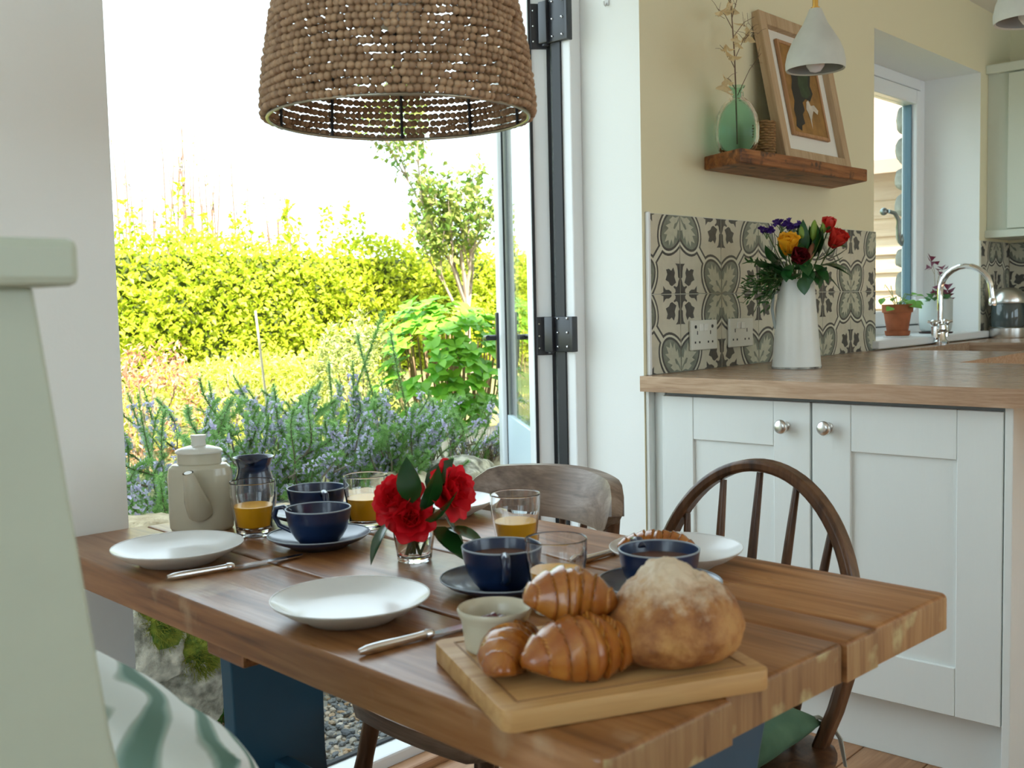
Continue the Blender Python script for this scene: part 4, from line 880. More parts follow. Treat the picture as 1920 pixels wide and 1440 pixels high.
# ------------------------------------------------------------------ chairs
M_GREYWOOD = wood('worn_chair_wood', (.10, .062, .042), (.20, .135, .095), (.33, .245, .19), axis=1, scale=1.6, rough=.34, spec=.55, bump=.12)
M_DARKWOOD = wood('dark_chair_wood', (.035, .014, .006), (.085, .036, .015), (.15, .07, .032), axis=2, scale=1.5, rough=.32, spec=.5, bump=.06)
def turned(p0, p1, r, seg=12, kind='spindle'):
    p0, p1 = Vector(p0), Vector(p1); L = (p1 - p0).length; n = 14; pr = []
    for k in range(n + 1):
        t = k / n
        if kind == 'spindle': f = .75 + .35 * sin(pi * min(1, max(0, t))) 
        else: f = .62 + .38 * t + (.18 * math.exp(-((t - .30) / .035) ** 2)) + (.12 * math.exp(-((t - .72) / .03) ** 2)) - .10 * math.exp(-((t - .38) / .05) ** 2)
        pr.append(r * f)
    return [p0.lerp(p1, k / n) for k in range(n + 1)], pr
def seat_mesh(w_back, w_front, dep, th, z, mat, parent, dish=.008):
    """saddle seat; back edge at +x"""
    n, m = 18, 12; vs = []; fs = []
    def pt(u, v):
        x = -dep / 2 + dep * u; hw = (w_front + (w_back - w_front) * u) / 2
        # rounded plan
        uu = abs(u * 2 - 1) ** 4; hw *= (1 - .22 * uu); x += (.012 * (v * v) if u < .5 else -.03 * v * v * u)
        return x, v * hw
    for s_ in (0, 1):
        for i in range(n + 1):
            for j in range(m + 1):
                x, y = pt(i / n, j / m * 2 - 1); e = max(abs(i / n * 2 - 1), abs(j / m * 2 - 1)); d = -dish * max(0, 1 - e ** 2) if s_ else 0
                vs.append((x * (1 if s_ else .97), y * (1 if s_ else .97), z + d - (.004 if s_ and e > .99 else 0) if s_ else z - th))
    W_ = (n + 1) * (m + 1)
    for s_ in (0, 1):
        for i in range(n):
            for j in range(m): a = s_ * W_ + i * (m + 1) + j; fs.append((a, a + 1, a + m + 2, a + m + 1))
    rim = [(0, j) for j in range(m)] + [(i, m) for i in range(n)] + [(n, j) for j in range(m, 0, -1)] + [(i, 0) for i in range(n, 0, -1)]
    for k in range(len(rim)):
        (i, j), (i2, j2) = rim[k], rim[(k + 1) % len(rim)]; a, c = i * (m + 1) + j, i2 * (m + 1) + j2; fs.append((a, c, W_ + c, W_ + a))
    b = B(); b.add(vs, fs); return b.obj('seat', mat, parent, smooth=50)
def legs(parent, mat, zs, spread=.15, r=.017, out=.055):
    for sx in (-1, 1):
        for sy in (-1, 1):
            p, q = turned((sx * (spread + out), sy * (spread + out), 0), (sx * spread * .95, sy * spread * .95, zs), r, kind='leg')
            b = B(); b.tube(p, q, 12); b.obj('leg', mat, parent, smooth=60)
    for sy in (-1, 1):
        k = .35; a = spread + out * (1 - k) - .006; b = B(); p, q = turned((-a, sy * a, zs * k), (a, sy * a, zs * k), .010); b.tube(p, q, 10); b.obj('stretcher', mat, parent, smooth=60)
    a = spread + out * .62; b = B(); p, q = turned((0, -a, zs * .36), (0, a, zs * .36), .010); b.tube(p, q, 10); b.obj('stretcher', mat, parent, smooth=60)
# rail-back chair
c1 = thing('rail_back_chair', 'worn grey-brown kitchen chair with broad curved back rail by the garden door', 'chair', (-1.095, -.405, 0), radians(-3))
ZSE = .43
seat_mesh(.36, .38, .40, .035, ZSE, M_GREYWOOD, c1); legs(c1, M_DARKWOOD, ZSE - .033)
def railpt(v): return (.215 - .085 * v * v, .196 * v)     # plan curve of the crest rail
n = 22; vs = []; fs = []
for i in range(n + 1):
    v = i / n * 2 - 1; x, y = railpt(v); e = abs(v)
    zt = .803 - .012 * v * v - .045 * max(0, (e - .72) / .28) ** 2.2; zb = .708 + .004 * v * v + .034 * max(0, (e - .80) / .20) ** 2
    nx, ny = 1.0, .9 * v; l_ = sqrt(nx * nx + ny * ny); nx, ny = nx / l_, ny / l_; th = .011
    for (o_, z_) in ((-th, zb), (-th - .002, (zt + zb) / 2), (-th + .004, zt), (th + .004, zt), (th, (zt + zb) / 2), (th - .002, zb)):
        tilt = (z_ - .75) * .25; vs.append((x + nx * o_ + tilt, y + ny * o_, z_))
for i in range(n):
    for k in range(6): fs.append((i*6+k, i*6+(k+1) % 6, (i+1)*6+(k+1) % 6, (i+1)*6+k))
fs.append(tuple(range(6))); fs.append(tuple(range(n*6, n*6+6)))
b = B(); b.add(vs, fs); b.obj('back_rail', M_GREYWOOD, c1, smooth=50, bevel=.003)
for v in (-.62, -.31, 0, .31, .62):
    x, y = railpt(v); p, q = turned((.165 - .03 * v * v, y * .80, ZSE - .006), (x - .004, y, .722), .0085); b = B(); b.tube(p, q, 10); b.obj('spindle', M_DARKWOOD, c1, smooth=60)
for v in (-.90, .90):
    x, y = railpt(v); p, q = turned((.145, y * .86, ZSE - .006), (x - .002, y, .735), .0135, kind='leg'); b = B(); b.tube(p, q, 12); b.obj('back_post', M_DARKWOOD, c1, smooth=60)
# hoop-back chair
c2 = thing('hoop_back_chair', 'dark wooden hoop-back spindle chair between table and cabinet', 'chair', (-1.07, -.792, 0), radians(-2))
ZSE = .415
seat_mesh(.43, .40, .42, .032, ZSE, M_DARKWOOD, c2); legs(c2, M_DARKWOOD, ZSE - .03)
def hoop(t):
    """t from -1 to 1 along the bow"""
    a = t * pi * .5; s_ = sin(abs(a)); y = .188 * math.copysign(min(1, abs(sin(a * 1.0)) ** .85), t)
    z = .62 + .215 * cos(a) ** .9 if abs(t) < .999 else .62
    return y, z
pts = []
for k in range(41):
    t = k / 40 * 2 - 1; a = t * pi / 2; y = .19 * sin(a); z = .585 + .247 * cos(a); pts.append((y, z))
low = [(.190, .585), (.186, .53), (.172, .47), (.150, .405)]
full = [(-y, z) for y, z in reversed(low[1:])] + pts + low[1:]
P3 = [(.165 + (z - .405) * .19, y, z) for y, z in full]
b = B(); b.sweep(P3, .020, .033, up=(1, 0, .0)); 
b.v = b.v; b.obj('hoop', M_DARKWOOD, c2, smooth=40, bevel=.006)
for y in (-.130, -.066, 0, .066, .130):
    zt = .585 + .247 * sqrt(1 - (y * 1.10 / .19) ** 2) - .012; b = B(); p, q = turned((.162, y * .78, ZSE - .006), (.165 + (zt - .405) * .19, y * 1.06, zt), .0078); b.tube(p, q, 10); b.obj('spindle', M_DARKWOOD, c2, smooth=60)
# leaf-print cushions
def leafprint():
    m, nt, b_ = _new('leaf_print_cotton'); N = nt.nodes.new; L = nt.links.new; tc = N('ShaderNodeTexCoord')
    w = N('ShaderNodeTexWave'); w.inputs['Scale'].default_value = 9; w.inputs['Distortion'].default_value = 8; w.inputs['Detail'].default_value = 1.5; w.inputs['Detail Scale'].default_value = .9
    mp = N('ShaderNodeMapping'); mp.inputs['Rotation'].default_value = (.4, .9, .7); L(tc.outputs['Object'], mp.inputs[0]); L(mp.outputs[0], w.inputs['Vector'])
    r = N('ShaderNodeValToRGB'); e = r.color_ramp.elements; e[0].position = .10; e[0].color = (.13, .23, .19, 1); e[1].position = .62; e[1].color = (.74, .80, .80, 1)
    k = e.new(.28); k.color = (.28, .40, .36, 1); k = e.new(.45); k.color = (.42, .50, .46, 1); L(w.outputs[0], r.inputs[0]); L(r.outputs[0], b_.inputs['Base Color']); b_.inputs['Roughness'].default_value = .9
    MATS['lp'] = m; return m
M_LEAFP = leafprint()
def pillow(name, sx, sy, th, mat, parent=None, p=3.2):
    """stuffed square, flat in its own xy plane"""
    n = 28; vs = []; fs = []
    for s_ in (1, -1):
        for i in range(n + 1):
            for j in range(n + 1):
                u, v = i / n * 2 - 1, j / n * 2 - 1; h = (max(0, 1 - abs(u) ** p) * max(0, 1 - abs(v) ** p)) ** .55
                pin = 1 - .10 * (1 - abs(u) ** 2) * abs(v) ** 3 ; pin2 = 1 - .10 * (1 - abs(v) ** 2) * abs(u) ** 3
                rr = 1 - .05 * (u * u * v * v)
                vs.append((u * sx / 2 * pin2 * rr, v * sy / 2 * pin * rr, s_ * th / 2 * h + .003 * noise.noise(Vector((u * 3, v * 3, s_)))))
    W_ = (n + 1) ** 2
    for s_ in (0, 1):
        for i in range(n):
            for j in range(n): a = s_ * W_ + i * (n + 1) + j; fs.append((a, a + 1, a + n + 2, a + n + 1))
    b = B(); b.add(vs, fs); me = b.mesh(name, mat); bm = bmesh.new(); bm.from_mesh(me); bmesh.ops.remove_doubles(bm, verts=bm.verts, dist=.0062); bmesh.ops.recalc_face_normals(bm, faces=bm.faces); bm.to_mesh(me); bm.free()
    me.polygons.foreach_set('use_smooth', [True] * len(me.polygons)); return link(name, me, parent)
# painted chair in front
M_SAGE = plain('sage_white_chair_paint', (.52, .60, .50), .45, var=.05, scale=9)
c3 = thing('painted_chair', 'pale sage-painted wooden chair close to the camera on the left', 'chair', (-2.012, -.79, 0))
ZSE = .45
for y0 in (-.205, .155):
    P = [(.03, .0), (.03, .20), (.00, .45), (-.073, .82), (-.110, 1.132)]; W_ = [.05, .065, .088, .098, .088]
    vs = []; fs = []
    for (x, z), w in zip(P, W_):
        for dx, dy in ((-w, 0), (0, 0), (0, .034), (-w, .034)): vs.append((x + dx, y0 + dy, z))
    for i in range(4):
        for k in range(4): fs.append((i*4+k, i*4+(k+1) % 4, (i+1)*4+(k+1) % 4, (i+1)*4+k))
    fs += [(0, 1, 2, 3), (16, 17, 18, 19)]
    b = B(); b.add(vs, fs); b.obj('back_post', M_SAGE, c3, smooth=40, bevel=.004)
b = B(); b.rbox(-.225, -.088, -.226, .212, 1.131, 1.162, .006); b.obj('top_rail', M_SAGE, c3)
for k, z in enumerate((.62, .78, .94)):
    x = .0 - (z - .45) * .17; b = B(); b.rbox(x - .042, x - .024, -.172, .156, z, z + .055, .004); b.obj('back_slat', M_SAGE, c3)
b = B(); b.rbox(-.01, .36, -.20, .19, ZSE - .03, ZSE, .008); b.obj('seat', M_SAGE, c3)
for y0 in (-.19, .15): b = B(); b.rbox(.31, .345, y0, y0 + .035, 0, ZSE - .03, .004); b.obj('front_leg', M_SAGE, c3)
for y0 in (-.183, .158): b = B(); b.rbox(.01, .33, y0, y0 + .018, .18, .21, .003); b.obj('stretcher', M_SAGE, c3)
cu = pillow('leaf_print_cushion', .37, .37, .13, M_LEAFP); tag(cu, 'white and green leaf-print cushion propped against the painted chair back', 'cushion')
cu.matrix_world = T(-1.935, -.770, .606) @ RY(radians(90 - 12)) @ RZ(radians(8)) @ RX(0)
M_LEAFG = plain('dark_leaf_print', (.10, .20, .12), .9, col2=(.035, .09, .05), scale=9)
sc_ = pillow('seat_cushion', .34, .34, .06, M_LEAFG, p=5); tag(sc_, 'green leaf-print seat pad tied onto the hoop-back chair', 'cushion')
sc_.matrix_world = T(-1.06, -.792, .447)
b = B(); b.tube([(-.920, -.925, .45), (-.905, -.945, .455), (-.885, -.955, .440), (-.872, -.965, .415), (-.868, -.972, .37)], [.006, .006, .007, .006, .004], 8, flat=.5)
o = b.obj('cushion_tie', plain('tie_fabric', (.40, .42, .38), .9), sc_, smooth=60); o.matrix_parent_inverse = sc_.matrix_world.inverted()

# ------------------------------------------------------------------ bead lamp over the table
LX, LY, LZ = -1.405, -.562, 1.376
bl = thing('bead_lamp', 'big bell-shaped pendant lamp woven from rows of brown wooden beads', 'pendant lamp', (LX, LY, LZ))
M_BEAD = plain('wooden_bead', (.30, .185, .10), .6, var=.35, scale=60)
def beadmat():
    m, nt, b_ = _new('bead_wood'); N = nt.nodes.new; L = nt.links.new
    ge = N('ShaderNodeNewGeometry'); oi = N('ShaderNodeObjectInfo'); ad = N('ShaderNodeMath'); L(ge.outputs['Random Per Island'], ad.inputs[0]); L(oi.outputs['Random'], ad.inputs[1]); fr = N('ShaderNodeMath'); fr.operation = 'FRACT'; L(ad.outputs[0], fr.inputs[0])
    r = N('ShaderNodeValToRGB'); e = r.color_ramp.elements; e[0].color = (.26, .155, .085, 1); e[1].color = (.44, .29, .17, 1); L(fr.outputs[0], r.inputs[0]); L(r.outputs[0], b_.inputs['Base Color']); b_.inputs['Roughness'].default_value = .55
    return m
M_BEAD = beadmat()
def shade_r(h):
    P = [(0, .187), (.03, .1865), (.08, .180), (.13, .171), (.17, .161), (.21, .147), (.245, .125), (.27, .098), (.285, .06)]
    for (h0, r0), (h1, r1) in zip(P, P[1:]):
        if h <= h1: return r0 + (r1 - r0) * (h - h0) / (h1 - h0)
    return .05
random.seed(11); beads = []; h = .004; row = 0
while h < .268:
    r = shade_r(h); n = int(2 * pi * r / .0094)
    for k in range(n):
        a = 2 * pi * (k + .5 * (row % 2) * .6 + rnd(-.12, .12)) / n; rr = r + rnd(-.0013, .0013)
        if random.random() < .006: continue
        beads.append((rr * cos(a), rr * sin(a), h + rnd(-.0007, .0007) + .0012 * sin(a * 5 + row)))
    h += .0101; row += 1
camdir = Vector((-2.4331 - LX, -1.6962 - LY, 1.1125 - LZ))
order = sorted(range(len(beads)), key=lambda i: (Vector(beads[i]) - camdir).length if beads[i][2] < .175 else 9)
near = set(order[:300]); bmesh_ = B().ball((0, 0, 0), .0056, 2, (1, 1, .93)).mesh('bead', M_BEAD, 180)
rest = B()
ic = B().ball((0, 0, 0), .0055, 2, (1, 1, .92))
for i, q in enumerate(beads):
    if i in near: link('bead', bmesh_, bl, q)
    else: rest.add(ic.v, ic.f, T(*q))
stuff(rest.obj('bead_weave', M_BEAD, bl, smooth=180))
b = B(); b.tube([(.1815 * cos(2*pi*k/64), .1815 * sin(2*pi*k/64), -.001) for k in range(65)], .0024, 8, cap=False); b.obj('rim_ring', plain('rim_metal', (.45, .43, .34), .35, metal=.9), bl, smooth=80)
for k in range(10):
    a = 2 * pi * (k + .3) / 10; b = B(); b.tube([((shade_r(h) - .0075) * cos(a), (shade_r(h) - .0075) * sin(a), h) for h in [j * .02 for j in range(14)]], .0024, 6); b.obj('frame_wire', M_BLACK, bl, smooth=80)
b = B(); b.tube([(0, 0, .22), (0, 0, CEIL - LZ - .005)], .003, 8); b.obj('cable', M_BLACK, bl)
b = B(); b.lathe([(0, .285), (.065, .283), (.065, .275), (0, .272)], 24); b.obj('top_plate', M_BLACK, bl)
b = B(); b.lathe([(0, .12), (.022, .125), (.03, .15), (.026, .175), (.015, .195), (.015, .23), (0, .23)], 20); b.obj('bulb', plain('opal_bulb', (.75, .75, .72), .3), bl, smooth=60)
# ------------------------------------------------------------------ enamel jug and its bouquet
JX, JY, JZ = .415, -.228, .9105
ej = thing('enamel_jug', 'tall tapered white enamel jug full of flowers on the peninsula worktop', 'jug', (JX, JY, JZ))
M_ENAM = plain('white_enamel', (.76, .77, .72), .34, coat=.1, var=.06, scale=7)
b = B(); b.lathe(dens([(0, .003), (.0675, .003), (.0700, .006), (.0690, .012), (.050, .252), (.0505, .256), (.048, .256), (.0472, .25), (.064, .012), (0, .010)]), 64); b.obj('jug_body', M_ENAM, ej, smooth=45)
b = B(); b.lathe([(.066, 0), (.0702, .0), (.0706, .0045), (.0695, .0055), (.066, .003)], 48, close=True); b.obj('chipped_foot', plain('dark_chips', (.70, .70, .64), .4, col2=(.05, .04, .035), scale=28), ej, smooth=45)
hd = Vector((-.67, .742, 0)); b = B(); b.tube([Vector(hd) * .0525 + Vector((0, 0, .222)), Vector(hd) * .066 + Vector((0, 0, .214)), Vector(hd) * .070 + Vector((0, 0, .17)), Vector(hd) * .0605 + Vector((0, 0, .115))], .0045, 8); b.obj('jug_handle', plain('worn_enamel', (.33, .38, .37), .35), ej, smooth=60)
def jp(r_, u_, t_=0): return Vector((JX, JY, JZ)) + Rv * r_ + Uv * u_ + Bv * t_
PXM = 1 / 646.
def jpx(x, y, t_=0): return jp((x - 1497) * PXM, (690 - y) * PXM, t_)
random.seed(31)
def stem_to(b, c_, r=.0022, org=None):
    foot = jp(rnd(-.018, .018), .16, rnd(-.015, .015)) - c_; b.tube([(0, 0, 0), foot * .5 + Vector((0, 0, .012)), foot], [r * .8, r, r], 6)
def flower(name, lab, c_, direc, R, rings, mat, seed, cat='flower', grp=None):
    t = thing(name, lab, cat, c_, group=grp); bloom(t, aim((0, 0, 0), direc), R, rings, mat, seed=seed)
    b = B(); stem_to(b, c_); b.obj('stem', M_STEM, t, smooth=80)
    b = B()
    for k in range(5): b.add(*leaf_geo(R * .9, R * .28, .4, .2, 3), M=aim((0, 0, 0), direc) @ RZ(k * 1.256) @ RX(.9))
    b.obj('sepals', leafmat('sepal', (.04, .13, .02), (.08, .2, .04), .2), t)
    return t
M_YEL = leafmat('yellow_petal', (.86, .40, .015), (.95, .52, .03), .3); M_DRED = leafmat('dark_red_petal', (.13, .006, .012), (.22, .012, .02), .2); M_RED = leafmat('red_orange_petal', (.62, .012, .035), (.75, .07, .03), .3)
flower('yellow_rose', 'open yellow-orange rose in the enamel jug bouquet', jpx(1474, 480, .05), Bv * .45 + Uv * .8 - Rv * .1, .056, ROSE_R, M_YEL, 2)
flower('dark_red_rose', 'dark crimson rose just above the jug rim', jpx(1487, 490, .060), Bv * .95 + Uv * .25, .050, ROSE_R, M_DRED, 5)
flower('red_rose', 'bright red and orange rose at the bouquet upper right', jpx(1557, 466, .02), Uv * .55 + Bv * .5 + Rv * .35, .053, ROSE_R, M_RED, 7)
flower('red_rosebud', 'small red rosebud above the red and orange rose', jpx(1552, 440, .015), Uv * .9 + Rv * .1 + Bv * .2, .044, ROSE_R[:3], M_RED, 9)
# statice
M_PUR = leafmat('purple_floret', (.045, .015, .16), (.10, .04, .30), .2)
flo = B()
for k in range(5): flo.add(*petal_geo(.006, .006, .3, .9, .3, .001, 3, 3), M=RZ(k * 1.256))
flo = flo.mesh('floret', M_PUR, 180)
for (x, y, w, lab) in ((1469, 424, 13, 'purple statice cluster highest on the left of the bouquet'), (1491, 430, 12, 'purple statice cluster behind the yellow rose'), (1441, 437, 12, 'purple statice cluster lowest on the left of the bouquet')):
    c_ = jpx(x, y, .01); t = thing('statice', lab, 'flower', c_, group='purple statice')
    for k in range(26): o = link('floret', flo, t, Rv * rnd(-w, w) * PXM + Uv * rnd(-4, 6) * PXM + Bv * rnd(-.012, .012)); o.rotation_euler = (rnd(-.5, .5), rnd(-.5, .5), rnd(0, 6)); q = rnd(1.2, 2.0); o.scale = (q, q, q)
    b = B(); stem_to(b, c_, .0018)
    for k in range(6): b.tube([(0, 0, -.02), Rv * rnd(-w, w) * PXM], .001, 5)
    b.obj('stem', M_STEM, t)
# lily buds
M_BUD = leafmat('lily_bud_green', (.22, .38, .05), (.32, .46, .08), .25)
for (x, y, dx, L, lab) in ((1524, 443, 2, .060, 'green lily bud standing upright in the middle of the bouquet'), (1505, 440, -2, .040, 'short green lily bud left of the upright one'), (1543, 430, 3, .038, 'green lily bud just left of the red rose'), (1516, 478, 6, .05, 'pinkish lily bud leaning low beside the dark red rose')):
    c_ = jpx(x, y + 12, .02); t = thing('lily_bud', lab, 'flower bud', c_, group='lily buds'); d = (Uv + Rv * dx * .05).normalized()
    b = B(); n = 10; b.tube([d * (L * k / n) for k in range(n + 1)], [.0025 + .0085 * sin(pi * (k / n) ** .85) ** .8 * (L / .06) ** .4 if k < n else .0012 for k in range(n + 1)], 9)
    b.obj('bud', M_BUD if 'pink' not in lab else leafmat('lily_bud_pink', (.45, .16, .10), (.55, .25, .14), .25), t, smooth=180); b = B(); stem_to(b, c_, .0025); b.obj('stem', plain('lily_stem', (.16, .25, .05), .5), t)
# broad dark leaves
M_ROSEL = leafmat('rose_leaf', (.008, .055, .012), (.02, .11, .02), .15, rough=.28, spec=.55)
fol = thing('rose_foliage', 'broad dark green leaves around the rim of the enamel jug', 'foliage', jp(0, .25))
lf = B().add(*leaf_geo(.074, .052, .3, .18, 6)).mesh('leaf', M_ROSEL, 180); lf2 = B().add(*leaf_geo(.10, .036, .35, .18, 6)).mesh('leaf', M_ROSEL, 180)
for (x, y, t_, d, roll, sc, lng) in ((1455, 500, .05, (-1, .05, .5), .1, 1.15, 0), (1462, 492, .03, (-.9, -.25, .4), .3, 1.0, 0), (1475, 498, .06, (-.4, -.8, .5), .2, .8, 0), (1498, 492, .07, (.1, -.7, .7), .1, .75, 0), (1482, 508, .07, (.5, .35, .6), -.2, .8, 0), (1505, 506, .075, (.0, -.8, .4), .3, .7, 0), (1497, 520, .078, (-.05, -.8, .25), .2, .75, 0), (1508, 515, .07, (.3, -.4, .6), -.2, .7, 0), (1518, 498, .06, (.5, -.6, .4), .2, 1.0, 0), (1525, 505, .06, (.15, -.9, .3), -.3, .85, 0), (1535, 498, .04, (1, -.25, .3), .2, 1.0, 1), (1530, 508, .03, (.75, -.5, .3), -.2, .9, 1), (1528, 492, .02, (.9, .35, .1), .1, .8, 1), (1520, 482, .03, (.35, .9, .1), .3, .9, 1), (1508, 478, .02, (-.1, .9, .2), .1, 1.0, 1), (1500, 470, .015, (.2, .95, 0), -.4, .9, 1), (1533, 480, .02, (.3, .9, 0), .1, .9, 1), (1545, 490, .01, (.8, .2, .2), .1, .8, 1), (1470, 505, .02, (-.6, .5, .1), 0, .9, 0), (1490, 500, .04, (.1, .5, .6), 0, 1.0, 0), (1478, 485, .0, (-.2, .9, 0), 0, .8, 1), (1510, 500, .0, (.0, .6, -.3), 0, 1.0, 0), (1485, 515, .05, (-.3, -.1, .8), 0, .9, 0), (1515, 512, .05, (.4, 0, .8), 0, .9, 0), (1500, 490, .0, (.1, .9, .2), .2, 1., 1), (1512, 488, .01, (.25, .95, .2), -.2, 1., 1), (1524, 490, .0, (.45, .9, .1), .3, 1., 1), (1538, 488, .0, (.65, .6, .2), .1, 1., 1), (1480, 490, -.01, (-.3, .9, .1), .2, 1., 1), (1468, 495, .0, (-.7, .55, .2), .1, 1., 0), (1490, 478, -.01, (.0, .95, .1), .3, 1., 0), (1515, 478, .0, (.2, .9, .3), -.3, 1., 0), (1530, 500, .05, (.8, .1, .5), .1, 1., 0), (1540, 500, .02, (.9, -.05, .3), .2, 1.1, 0), (1505, 470, -.01, (.15, .95, .1), .5, .9, 1), (1535, 470, -.01, (.1, .95, .1), -.5, .8, 1), (1478, 512, .05, (-.8, .1, .5), .2, .9, 0), (1462, 508, .05, (-.9, .2, .4), -.2, 1., 0)):
    dv = Rv * d[0] + Uv * d[1] + Bv * d[2]; q = dv.to_track_quat('Y', 'Z').to_matrix().to_4x4(); z_ = q.to_3x3() @ Vector((0, 0, 1))
    o = link('leaf', lf2 if lng else lf, fol); o.matrix_local = T(*(jpx(x, y, t_) - jp(0, .25))) @ q @ RY((0 if z_.dot(Bv) > 0 else pi) + roll) @ Matrix.Scale(sc, 4)
b = B()
for k in range(9): e_ = jp(rnd(-.04, .05), rnd(.27, .31), rnd(0, .05)) - jp(0, .25); b.tube([jp(rnd(-.02, .02), .17, 0) - jp(0, .25), e_], .002, 6)
b.obj('stem', M_STEM, fol)
# wispy fern spray on the left
sp = thing('ruscus_spray', 'wispy dark green spray drooping from the left of the bouquet', 'foliage', jp(-.02, .27, .02))
M_RUS = leafmat('ruscus_leaf', (.012, .055, .012), (.045, .13, .025), .2, rough=.35)
rl = leaf_geo(.018, .0055, .2, .1, 3); fo = B(); stb = B()
for k in range(30):
    a = rnd(-.5, .75) if k < 20 else rnd(-1.0, -.3); L_ = rnd(.06, .135); d = (-Rv * cos(a) + Uv * sin(a) + Bv * rnd(-.35, .5)).normalized(); s_ = -Rv * rnd(0, .03) + Uv * rnd(-.015, .02) + Bv * rnd(-.02, .02)
    P = [s_ + d * L_ * t - Uv * .035 * t * t for t in (0, .25, .5, .75, 1)]; stb.tube(P, .0009, 4)
    for j in range(int(L_ * 190)):
        t = rnd(.15, 1); p_ = s_ + d * L_ * t - Uv * .035 * t * t; dd = (d + Vector((rnd(-1, 1), rnd(-1, 1), rnd(-1, 1))) * .8).normalized(); fo.add(*rl, M=T(*p_) @ dd.to_track_quat('Y', 'Z').to_matrix().to_4x4() @ RY(rnd(0, 6)))
stuff(fo.obj('spray_leaves', M_RUS, sp)); stb.tube([(.02 * Rv.x, .02 * Rv.y, -.08), (0, 0, 0)], .0025, 6); stb.obj('stem', M_STEM, sp)
# ------------------------------------------------------------------ garden
random.seed(77)
def terrain_z(x, y):
    if y < 1.02: z = -.08
    elif y < 1.22: z = -.08 + (y - 1.02) / .20 * .40
    else: z = .32 + (min(y, 6) - 1.22) * .085 + max(0, y - 6) * .03
    return z + (.02 * noise.noise(Vector((x * 1.7, y * 1.7, 0))) if y > 1.2 else 0)
vs = []; fs = []; nx, ny = 60, 70
for j in range(ny + 1):
    y = .331 + (j / ny) ** 2.2 * 30
    for i in range(nx + 1): x = -9 + 30 * i / nx; vs.append((x, y, terrain_z(x, y)))
for j in range(ny):
    for i in range(nx): a = j * (nx + 1) + i; fs.append((a, a + 1, a + nx + 2, a + nx + 1))
b = B(); b.add(vs, fs); struct(b.obj('ground', plain('garden_soil', (.20, .17, .07), .95, col2=(.10, .12, .035), scale=3), smooth=60))
# gravel path
b = B(); ico = B().ball((0, 0, 0), 1, 1); b.add([(-2, .333, -.0785), (1, .333, -.0785), (1, 1.02, -.0785), (-2, 1.02, -.0785)], [(0, 1, 2, 3)])
for k in range(8000):
    x, y = rnd(-1.75, .75), .345 + rnd(0, .80); s_ = rnd(.006, .0135)
    M = T(x, y, -.078 + rnd(.0, .012)) @ RZ(rnd(0, 6)) @ RX(rnd(-.5, .5)) @ Matrix.Diagonal((s_ * rnd(.8, 1.5), s_ * rnd(.7, 1.1), s_ * rnd(.45, .8), 1)); b.add(ico.v, ico.f, M)
m, nt, b_ = _new('gravel_stone'); r = nt.nodes.new('ShaderNodeValToRGB'); ge = nt.nodes.new('ShaderNodeNewGeometry'); e = r.color_ramp.elements
e[0].color = (.10, .11, .12, 1); e[1].color = (.62, .58, .50, 1); k = e.new(.45); k.color = (.24, .25, .25, 1); k = e.new(.72); k.color = (.42, .37, .29, 1); k = e.new(.86); k.color = (.42, .27, .14, 1)
nt.links.new(ge.outputs['Random Per Island'], r.inputs[0]); nt.links.new(r.outputs[0], b_.inputs['Base Color']); b_.inputs['Roughness'].default_value = .7
tag(b.obj('gravel', m), 'grey and buff gravel path outside the garden door', 'gravel', kind='stuff')
# dry stone wall
def rock(sx, sy, sz, seed, sub=4, rough=.16):
    bm = bmesh.new(); bmesh.ops.create_icosphere(bm, subdivisions=sub, radius=1); of = Vector((seed * 7.3, seed * 3.1, seed))
    for v in bm.verts:
        p_ = v.co.copy(); q = Vector([math.copysign(abs(c) ** .75, c) for c in p_]); n1 = noise.noise(p_ * 1.1 + of); n2 = noise.fractal(p_ * 2.2 + of, .8, 2.1, 7)
        q *= 1 + rough * n1 + rough * .6 * n2; v.co = Vector((q.x * sx, q.y * sy, q.z * sz))
    b = B(); b.frombm(bm); return b
M_ROCK = plain('granite_boulder', (.62, .58, .48), .9, col2=(.16, .15, .12), scale=26, bump=1.0, bscale=70, detail=10)
M_ROCK2 = plain('pale_boulder', (.66, .57, .40), .9, col2=(.36, .28, .17), scale=9, bump=1.0, bscale=40, detail=10)
M_MOSS = plain('moss', (.22, .24, .025), .95, col2=(.055, .115, .012), scale=40, bump=.8, bscale=120)
M_MOSSB = leafmat('moss_blade', (.16, .20, .02), (.32, .30, .04), .3, rough=.8)
sw = thing('stone_wall', 'low mossy granite retaining wall beyond the gravel path', 'stone wall', (0, 0, 0))
